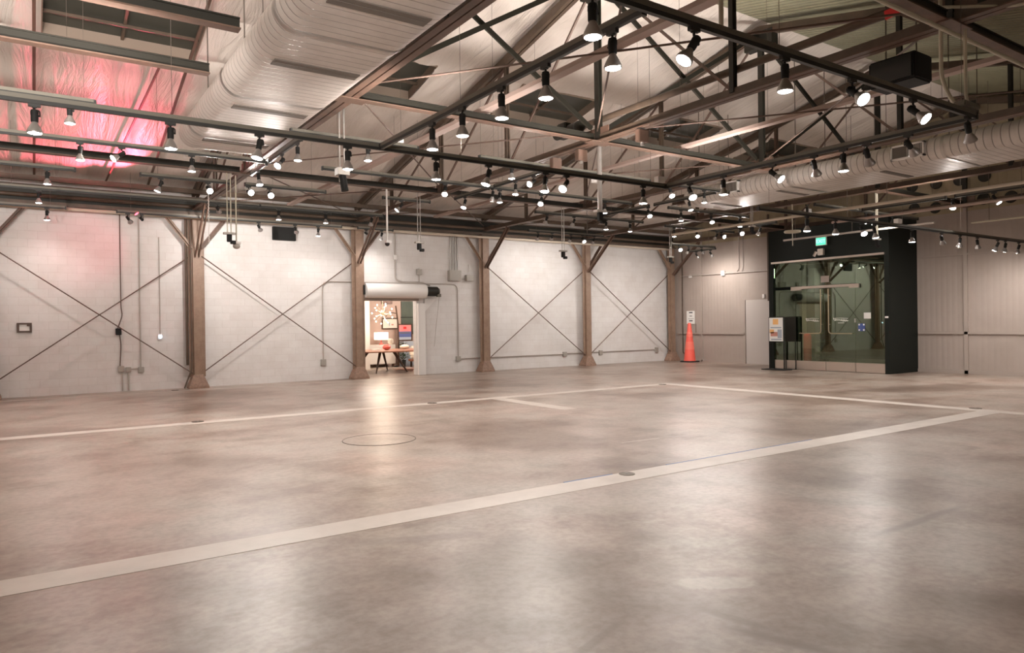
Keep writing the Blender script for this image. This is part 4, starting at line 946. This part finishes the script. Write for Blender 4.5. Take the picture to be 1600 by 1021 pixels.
# lobby seen through the glass
for nm, lo, hi in (('wall_lobby_far',(27.6,8.0,0),(27.8,18.0,3.8)), ('wall_lobby_left',(22.25,17.8,0),(27.6,18.0,3.8)), ('wall_lobby_right',(22.25,8.0,0),(27.6,8.2,3.8)), ('ceiling_lobby',(22.25,8.0,3.8),(27.8,18.0,3.95))):
    bm = NEW(); box(bm, lo, hi); struct(nm, bm, 'lobby')
t = thing('bollard', 'red cylindrical bollard behind the left glass door', 'bollard', (21.6,14.21,0))
bm = NEW(); lathe(bm, [(0.13,0.02),(0.13,1.02),(0.11,1.10),(0.03,1.13)], (21.6,14.21,0), 22); obj('post', bm, 'red', t, smooth=True)
bm = NEW(); lathe(bm, [(0.19,0.0),(0.19,0.02),(0.14,0.04)], (21.6,14.21,0), 22); obj('flange', bm, 'blackm', t)
def shrub(x, y, h, r, label, name='potted_shrub', n=140, z0=0.0):
    t = thing(name, label, 'plant', (x,y,z0))
    bm = NEW(); lathe(bm, [(r*0.45,0.0),(r*0.6,h*0.26),(r*0.62,h*0.28),(r*0.5,h*0.27)], (x,y,z0), 18); obj('pot', bm, 'blackm', t)
    bm = NEW()
    for i in range(n):
        a = random.uniform(0,2*PI); b = random.uniform(0,1); rr = r*math.sqrt(random.random())*(1-0.5*abs(b-0.4)); c = V(x+rr*math.cos(a), y+rr*math.sin(a), z0+h*(0.3+0.68*b))
        d = V(math.cos(a), math.sin(a), random.uniform(-0.3,0.9)).normalized()*0.13*h; s, u = frame_for(d); w = 0.045*h
        p = [c, c+d*0.5+s*w, c+d, c+d*0.5-s*w]; vs = [bm.verts.new(q) for q in p] + [bm.verts.new(c+d*0.5+u*0.012)]
        for f in ((0,1,4),(1,2,4),(2,3,4),(3,0,4)): bm.faces.new([vs[k] for k in f])
    obj('foliage', bm, 'leaf', t)
shrub(21.75,13.72,0.95,0.26,'dark potted shrub behind the left glass door beside the red bollard')
# poster stand
t = thing('poster_stand', 'black floor stand with a colourful poster beside the glass entrance', 'poster stand', (20.0,14.15,0))
bm = NEW(); box(bm, (19.68,13.78,0.0), (20.12,14.62,0.025)); obj('base_plate', bm, 'blackm', t)
for y in (14.53, 13.99):
    bm = NEW(); beam(bm, (20.0,y,0.02), (20.0,y,1.70), 0.03, 0.03); obj('upright', bm, 'blackm', t)
bm = NEW(); beam(bm, (20.0,14.53,0.90), (20.0,13.99,0.90), 0.025, 0.025); beam(bm, (20.0,14.53,1.70), (20.0,13.99,1.70), 0.025, 0.025); obj('crossbar', bm, 'blackm', t)
bm = NEW(); box(bm, (19.965,14.01,0.92), (19.985,14.51,1.68)); o = obj('poster', bm, 'paper', t); o['label'] = 'white poster with orange and coral print'
for y0,y1,z0,z1,m in ((14.17,14.37,1.46,1.64,'inkor'),(14.20,14.46,1.08,1.22,'inkpink'),(14.33,14.49,1.18,1.30,'inkor'),(14.04,14.20,1.02,1.30,'inkgrey'),(14.06,14.46,1.34,1.38,'inkgrey'),(14.05,14.44,0.95,1.0,'inkgrey')):
    bm = NEW(); box(bm, (19.962,y0,z0), (19.965,y1,z1)); obj('print_patch', bm, m, o)
t = thing('sign_board', 'dark board on thin legs standing just right of the poster stand', 'sign board', (20.42,14.04,0))
bm = NEW(); box(bm, (20.405,13.84,0.90), (20.43,14.24,1.70)); obj('board', bm, 'dark', t)
for y in (13.86, 14.22):
    bm = NEW(); beam(bm, (20.417,y,0.0), (20.417,y,1.70 if y < 14 else 0.9), 0.02, 0.02); obj('leg', bm, 'blackm', t)
bm = NEW(); box(bm, (20.32,13.83,0.0), (20.43,14.25,0.012)); obj('foot', bm, 'blackm', t)

# ------------------------------------------------------------------ floor markings
def slab(name, pts, z, m, label, cat, group=None):
    bm = NEW(); a = [bm.verts.new((x,y,0.0)) for x, y in pts]; b = [bm.verts.new((x,y,z)) for x, y in pts]; n = len(pts)
    bm.faces.new(list(reversed(a))); bm.faces.new(b)
    for j in range(n): bm.faces.new((a[j], a[(j+1)%n], b[(j+1)%n], b[j]))
    return tag(obj(name, bm, m, base=(pts[0][0],pts[0][1],0)), label, cat, group)
slab('floor_stripe', [(-6,5.26),(13.35,5.26),(13.35,5.60),(-6,5.60)], 0.002, 'line', 'wide pale stripe crossing the foreground floor', 'floor stripe', 'pale stripes on the floor')
slab('floor_stripe', [(-6,12.76),(13.35,12.76),(13.35,13.06),(-6,13.06)], 0.002, 'line', 'far pale stripe parallel to the white wall', 'floor stripe', 'pale stripes on the floor')
slab('floor_stripe', [(13.35,-1.9),(13.69,-1.9),(13.69,13.06),(13.35,13.06)], 0.002, 'line', 'pale stripe running across the floor before the portal', 'floor stripe', 'pale stripes on the floor')
slab('floor_stripe', [(8.10,10.3),(8.42,10.3),(8.42,12.76),(8.10,12.76)], 0.0015, 'line', 'short faint pale stripe branching from the far stripe', 'floor stripe', 'pale stripes on the floor')
slab('floor_stripe', [(-6,19.75),(14.5,19.75),(14.5,19.87),(-6,19.87)], 0.0015, 'line', 'thin pale stripe close to the white wall', 'floor stripe', 'pale stripes on the floor')
slab('blue_tape', [(4.4,5.60),(5.05,5.60),(5.05,5.625),(4.4,5.625)], 0.003, 'tape', 'short blue tape strip beside the foreground stripe, left piece', 'tape', 'blue tape strips')
slab('blue_tape', [(5.85,5.60),(8.6,5.60),(8.6,5.62),(5.85,5.62)], 0.003, 'tape', 'long blue tape strip beside the foreground stripe, right piece', 'tape', 'blue tape strips')
for x, y, r, l in ((5.17,5.52,0.085,'bronze floor cap on the foreground stripe'), (13.72,5.78,0.10,'bronze floor cap where two stripes meet at right'), (2.33,13.05,0.10,'bronze floor cap on the far stripe at left'), (6.75,12.92,0.10,'bronze floor cap on the far stripe at centre'), (13.30,12.85,0.10,'bronze floor cap at the far corner of the stripes'), (3.05,20.05,0.09,'bronze floor cap near the first column base')):
    t = thing('anchor_disc', l, 'floor disc', (x,y,0), 'bronze floor caps')
    bm = NEW(); lathe(bm, [(r,0.0),(r,0.006),(r*0.92,0.009),(0.01,0.009)], (x,y,0), 24); obj('plate', bm, 'cap', t)
    bm = NEW(); lathe(bm, [(0.018,0.009),(0.018,0.013)], (x,y,0), 10); obj('screw', bm, 'galv', t)
t = thing('floor_hatch', 'large round concrete hatch flush with the floor', 'hatch', (4.02,9.30,0))
bm = NEW(); lathe(bm, [(0.50,0.0),(0.50,0.003),(0.01,0.003)], (4.02,9.30,0), 48); obj('lid', bm, 'floor', t)
bm = NEW(); tube(bm, [(4.02+0.505*math.cos(2*PI*i/48),9.30+0.505*math.sin(2*PI*i/48),0.001) for i in range(49)], 0.006, 5, False); obj('rim', bm, 'lined', t)

# ------------------------------------------------------------------ furnished room behind the roller doorway
for nm, lo, hi, m in (('wall_showroom_far',(5.0,26.0,0),(16.0,26.2,3.2),'roomwall'), ('wall_showroom_left',(5.0,20.9,0),(5.2,26.0,3.2),'plain'), ('wall_showroom_right',(15.8,20.9,0),(16.0,26.0,3.2),'roomwall'), ('ceiling_showroom',(5.0,20.9,3.2),(16.0,26.2,3.3),'plain'), ('wall_showroom_partition',(5.2,24.6,0),(10.32,24.75,3.2),'plain')):
    bm = NEW(); box(bm, lo, hi); struct(nm, bm, m)
slab('rug', [(10.95,22.7),(13.4,22.7),(13.4,24.0),(10.95,24.0)], 0.012, 'rug', 'rose patterned rug behind the table in the doorway room', 'rug')
t = thing('dining_table', 'walnut table with splayed dark legs seen through the doorway', 'table', (10.3,22.9,0))
bm = NEW(); vs = []
for z in (0.70, 0.745): vs.append([bm.verts.new((10.35+1.45*math.copysign(abs(math.cos(a))**0.35,math.cos(a)), 22.85+1.0*math.copysign(abs(math.sin(a))**0.35,math.sin(a)), z)) for a in [2*PI*i/40 for i in range(40)]])
for j in range(40): bm.faces.new((vs[0][j], vs[0][(j+1)%40], vs[1][(j+1)%40], vs[1][j]))
bm.faces.new(list(reversed(vs[0]))); bm.faces.new(vs[1]); obj('tabletop', bm, 'wood', t)
for (x, y, tx, ty) in ((9.52,22.2,9.78,22.45),(10.66,22.2,10.28,22.45),(10.66,23.85,10.30,23.4),(9.4,23.85,9.75,23.4)):
    bm = NEW(); tube(bm, [(x,y,0.0),(tx,ty,0.70)], [0.022,0.052], 10); obj('leg', bm, 'darkwood', t, smooth=True)
t = thing('vase', 'coral round vase on the walnut table', 'vase', (10.22,22.9,0.746))
bm = NEW(); lathe(bm, [(0.05,0),(0.13,0.05),(0.15,0.11),(0.10,0.18),(0.06,0.20)], (10.22,22.9,0.746), 22); obj('body', bm, 'vase', t, smooth=True)
for k, (x, y, l) in enumerate(((9.85,22.95,'stack of white papers on the table left of the coral vase'),(10.05,23.35,'white booklet pile on the table behind the coral vase'))):
    t = thing('paper_stack', l, 'papers', (x,y,0.746), 'papers on the table')
    for q in range(3):
        bm = NEW(); z = 0.746+0.014*q; box(bm, (x-0.15+0.01*q,y-0.10,z), (x+0.13,y+0.10-0.01*q,z+0.013)); obj('sheaf', bm, 'paper', t)
t = thing('white_cushion', 'white pillow lying at the right end of the walnut table', 'cushion', (11.05,23.2,0.746))
bm = NEW(); sphere(bm, (11.05,23.2,0.83), 0.17, sz=0.5); obj('pillow', bm, 'cushion', t, smooth=True)
t = thing('sideboard', 'low pale cabinet against the showroom far wall', 'cabinet', (11.3,25.6,0))
bm = NEW(); box(bm, (10.6,25.35,0.12), (11.68,25.9,0.86)); obj('body', bm, 'plain', t, bevel=0.01)
for x in (10.7,11.6):
    bm = NEW(); box(bm, (x-0.03,25.4,0), (x+0.03,25.46,0.12)); obj('leg', bm, 'darkwood', t)
t = thing('table_lamp', 'table lamp with square white shade behind the walnut table', 'lamp', (11.18,25.55,0.862))
bm = NEW(); lathe(bm, [(0.09,0.862),(0.07,0.90),(0.02,0.95),(0.02,1.06)], (11.18,25.55,0), 16); obj('base', bm, 'vase', t)
bm = NEW(); box(bm, (10.96,25.36,1.05), (11.40,25.74,1.34)); obj('shade', bm, 'shade', t, bevel=0.01)
t = thing('white_vase', 'small white jar right of the table lamp', 'vase', (11.55,25.5,0.862))
bm = NEW(); lathe(bm, [(0.06,0.862),(0.11,0.92),(0.11,1.05),(0.07,1.10)], (11.55,25.5,0), 16); obj('body', bm, 'cushion', t, smooth=True)
def picture(x0, x1, y, z0, z1, label, parts):
    t = thing('framed_picture', label, 'picture', ((x0+x1)/2,y,z0)); w = 0.045; bm = NEW()
    for lo, hi in (((x0,y-0.03,z0),(x1,y,z0+w)),((x0,y-0.03,z1-w),(x1,y,z1)),((x0,y-0.03,z0+w),(x0+w,y,z1-w)),((x1-w,y-0.03,z0+w),(x1,y,z1-w))): box(bm, lo, hi)
    obj('frame', bm, 'darkwood', t)
    for a, b, c, d, m in parts:
        bm = NEW(); X0, X1, Z0, Z1 = x0+w, x1-w, z0+w, z1-w; dy = 0.001*parts.index((a,b,c,d,m))
        box(bm, (X0+(X1-X0)*a,y-0.014-dy,Z0+(Z1-Z0)*c), (X0+(X1-X0)*b,y-0.004,Z0+(Z1-Z0)*d)); obj('print', bm, m, t)
    return t
picture(11.95,12.58,25.72,0.98,1.66,'dark framed picture with rose top and blue bottom in the showroom', [(0,1,0.55,1,'inkrose'),(0,1,0.18,0.55,'inkblue'),(0,1,0,0.18,'inkgrey'),(0.38,0.62,0.72,0.88,'red'),(0.1,0.9,0.42,0.5,'ink')])
picture(11.40,12.10,25.99,1.45,1.90,'dark framed pale picture behind the chandelier in the showroom', [(0,1,0,1,'cushion'),(0.42,0.50,0.25,0.6,'inkgrey'),(0.60,0.75,0.3,0.45,'inkpink')])
bm = NEW(); box(bm, (12.02,25.3,0.0), (12.55,25.78,0.97)); tag(obj('display_plinth', bm, 'inkgrey', base=(12.3,25.5,0)), 'grey plinth carrying the rose and blue picture', 'plinth')
t = thing('floor_lamp', 'black arc floor lamp silhouette against the showroom wall', 'lamp', (11.72,25.15,0))
bm = NEW(); tube(bm, [(11.72,25.15,0.02),(11.70,25.1,1.6),(11.58,25.05,2.35)], 0.03, 8); obj('pole', bm, 'darkwood', t)
bm = NEW(); tube(bm, arc_pts([(11.64,25.07,2.05),(11.35,25.0,2.10),(11.12,24.95,1.95)], 0.15, 4), 0.016, 8); obj('arm', bm, 'darkwood', t)
bm = NEW(); lathe(bm, [(0.10,0.0),(0.10,0.03),(0.02,0.05)], (11.62,25.15,0), 18); obj('base', bm, 'blackm', t)
t = thing('air_grille', 'brown rectangular air grille high on the showroom wall', 'grille', (11.62,25.98,2.45))
bm = NEW(); box(bm, (11.40,25.95,2.45), (11.85,25.998,2.62)); obj('frame', bm, 'darkwood', t)
bm = NEW(); [box(bm, (11.42,25.94,2.47+0.035*i), (11.83,25.95,2.485+0.035*i)) for i in range(4)]; obj('slat', bm, 'wood', t)
bm = NEW(); box(bm, (12.24,25.94,1.24), (13.4,25.998,2.56)); w = struct('window_7', bm, 'blind')
bm = NEW(); box(bm, (12.20,25.92,1.90), (13.4,25.94,1.93)); obj('window_bar', bm, 'blackm', w)
t = thing('sofa', 'cream sofa with dark rail at the right of the doorway room', 'sofa', (12.7,24.5,0))
bm = NEW(); box(bm, (12.02,24.15,0.30), (13.6,24.80,0.48)); obj('seat', bm, 'cushion', t, bevel=0.05)
bm = NEW(); box(bm, (12.02,24.68,0.40), (13.6,24.90,0.80)); obj('backrest', bm, 'cushion', t, bevel=0.06)
bm = NEW(); box(bm, (12.0,24.13,0.22), (13.6,24.88,0.30)); obj('rail', bm, 'wood', t)
for x in (12.08,13.5):
    for y in (24.2,24.8):
        bm = NEW(); box(bm, (x-0.025,y-0.025,0), (x+0.025,y+0.025,0.22)); obj('leg', bm, 'darkwood', t)
shrub(11.86,24.98,0.95,0.13,'dark green plant at the foot of the rose and blue picture','leafy_plant',90)
t = thing('chandelier', 'sputnik chandelier with many glowing bulbs seen through the doorway', 'chandelier', (10.35,23.5,2.02))
bm = NEW(); tube(bm, [(10.35,23.5,3.2),(10.35,23.5,2.02)], 0.012, 6); sphere(bm, (10.35,23.5,2.02), 0.06); obj('stem', bm, 'brass', t)
for i in range(20):
    z = 1-2*(i+0.5)/20; a = i*2.39996; d = V(math.sqrt(1-z*z)*math.cos(a), math.sqrt(1-z*z)*math.sin(a), z); c = V(10.35,23.5,2.02)
    bm = NEW(); tube(bm, [c+d*0.05, c+d*0.34], 0.006, 5); r = obj('arm', bm, 'brass', t)
    bm = NEW(); sphere(bm, c+d*0.37, 0.024, 8, 6); obj('bulb', bm, 'glow', r, smooth=True)
# ------------------------------------------------------------------ lights
def light(name, typ, loc, e, col, rad=0.1, rot=None, **kw):
    l = bpy.data.lights.new(name, typ); l.energy = e; l.color = col
    if typ != 'AREA': l.shadow_soft_size = rad
    for k, v in kw.items(): setattr(l, k, v)
    o = bpy.data.objects.new(name, l); COL.objects.link(o); o.location = loc
    if rot is not None: o.rotation_mode = 'QUATERNION'; o.rotation_quaternion = V(0,0,-1).rotation_difference(Vector(rot).normalized())
    return o
light('chandelier_light', 'POINT', (10.35,23.5,2.02), 50, (1.0,0.80,0.60), 0.35)
light('unseen_showroom_light', 'POINT', (12.5,23.6,2.95), 95, (1.0,0.92,0.84), 0.12)  # both showroom points sit out of view, without fixtures, to brighten the room
light('unseen_showroom_light', 'POINT', (9.3,22.3,2.95), 75, (1.0,0.92,0.84), 0.12)
light('added_lobby_fill', 'POINT', (25.0,11.5,3.5), 18, (0.95,1.0,0.85), 0.2)  # unseen point light added to give the lobby its green tone
light('added_bollard_fill', 'SPOT', (21.35,14.15,3.4), 260, (1.0,0.93,0.88), 0.05, (0.08,0.01,-1), spot_size=math.radians(22), spot_blend=0.8)  # added spot that makes the bollard show through the glass; no fixture
light('red_uplight', 'SPOT', (2.2,19.45,4.55), 430, (1.0,0.095,0.17), 0.05, (-0.95,-0.95,0.80), spot_size=math.radians(100), spot_blend=0.35)
light('red_uplight', 'SPOT', (1.9,18.6,3.9), 30, (1.0,0.10,0.19), 0.05, (-0.35,1.0,-0.12), spot_size=math.radians(60), spot_blend=0.8)
# added fill spots behind the camera to brighten the ceiling; no fixtures stand there
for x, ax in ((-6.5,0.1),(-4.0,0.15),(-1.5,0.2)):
    light('added_wall_fill', 'SPOT', (x,-1.6,2.6), 2600, (1.0,0.92,0.86), 0.25, (ax,1.0,0.44), spot_size=math.radians(60), spot_blend=0.9)
# added fill spots at rail height aimed at the ceiling; the rails carry none
for x, y, z, e in ((-1.3,8.0,3.84,300),(0.6,8.0,3.84,260),(4.5,8.0,3.84,330),(7.2,8.0,3.84,330),(9.6,8.0,3.84,330),(11.7,7.75,3.62,300),(17.4,7.75,3.62,220)):
    light('added_rail_fill', 'SPOT', (x,y,z), e, (1.0,0.92,0.86), 0.18, (0,0.8,1.0), spot_size=math.radians(140), spot_blend=1.0)
# added fill spots, unseen behind and beside the camera, with no lamp bodies
for x, y, z in ((-5.0,3.5,3.5),(-4.5,9.0,3.5),(12.5,1.5,3.5),(17.5,1.5,3.5),(-5.0,13.0,4.3),(-4.0,17.5,4.3),(20.0,4.5,3.5),(-2.2,15.5,4.3)):
    light('added_hall_fill', 'SPOT', (x,y,z), LAMP_E*(0.5 if y < 5 and x < 0 else 1.0), SPOTCOL, 0.055, (0,0,-1), spot_size=math.radians(128), spot_blend=1.0)
w = bpy.data.worlds.new('night'); scene.world = w; w.use_nodes = True
w.node_tree.nodes['Background'].inputs[0].default_value = (0.02, 0.022, 0.03, 1); w.node_tree.nodes['Background'].inputs[1].default_value = 0.5
# ------------------------------------------------------------------ camera
f_px, yaw, pit, rol = 1109.65, math.radians(55.915), math.radians(-0.192), math.radians(0.7767)
F = V(math.cos(yaw)*math.cos(pit), math.sin(yaw)*math.cos(pit), math.sin(pit)); R = V(math.sin(yaw), -math.cos(yaw), 0); D = F.cross(R)
R2 = R*math.cos(rol) + D*math.sin(rol); D2 = D*math.cos(rol) - R*math.sin(rol)
cam = bpy.data.cameras.new('camera'); cam.sensor_fit = 'HORIZONTAL'; cam.sensor_width = 36.0; cam.lens = f_px/1600*36; cam.clip_start = 0.05; cam.clip_end = 200
cam.shift_y = -0.5/1600
co = bpy.data.objects.new('camera', cam); COL.objects.link(co)
mm = Matrix((( R2.x, -D2.x, -F.x, 0), (R2.y, -D2.y, -F.y, 0), (R2.z, -D2.z, -F.z, 1.6), (0,0,0,1)))
co.matrix_world = mm; scene.camera = co
vs = scene.view_settings; vs.view_transform = 'Standard'; vs.look = 'None'; vs.gamma = 1.0; vs.use_curve_mapping = False
vs.exposure = 0.74
scene.cycles.use_denoising = True
scene.cycles.max_bounces = 10; scene.cycles.diffuse_bounces = 6; scene.cycles.sample_clamp_indirect = 6.0
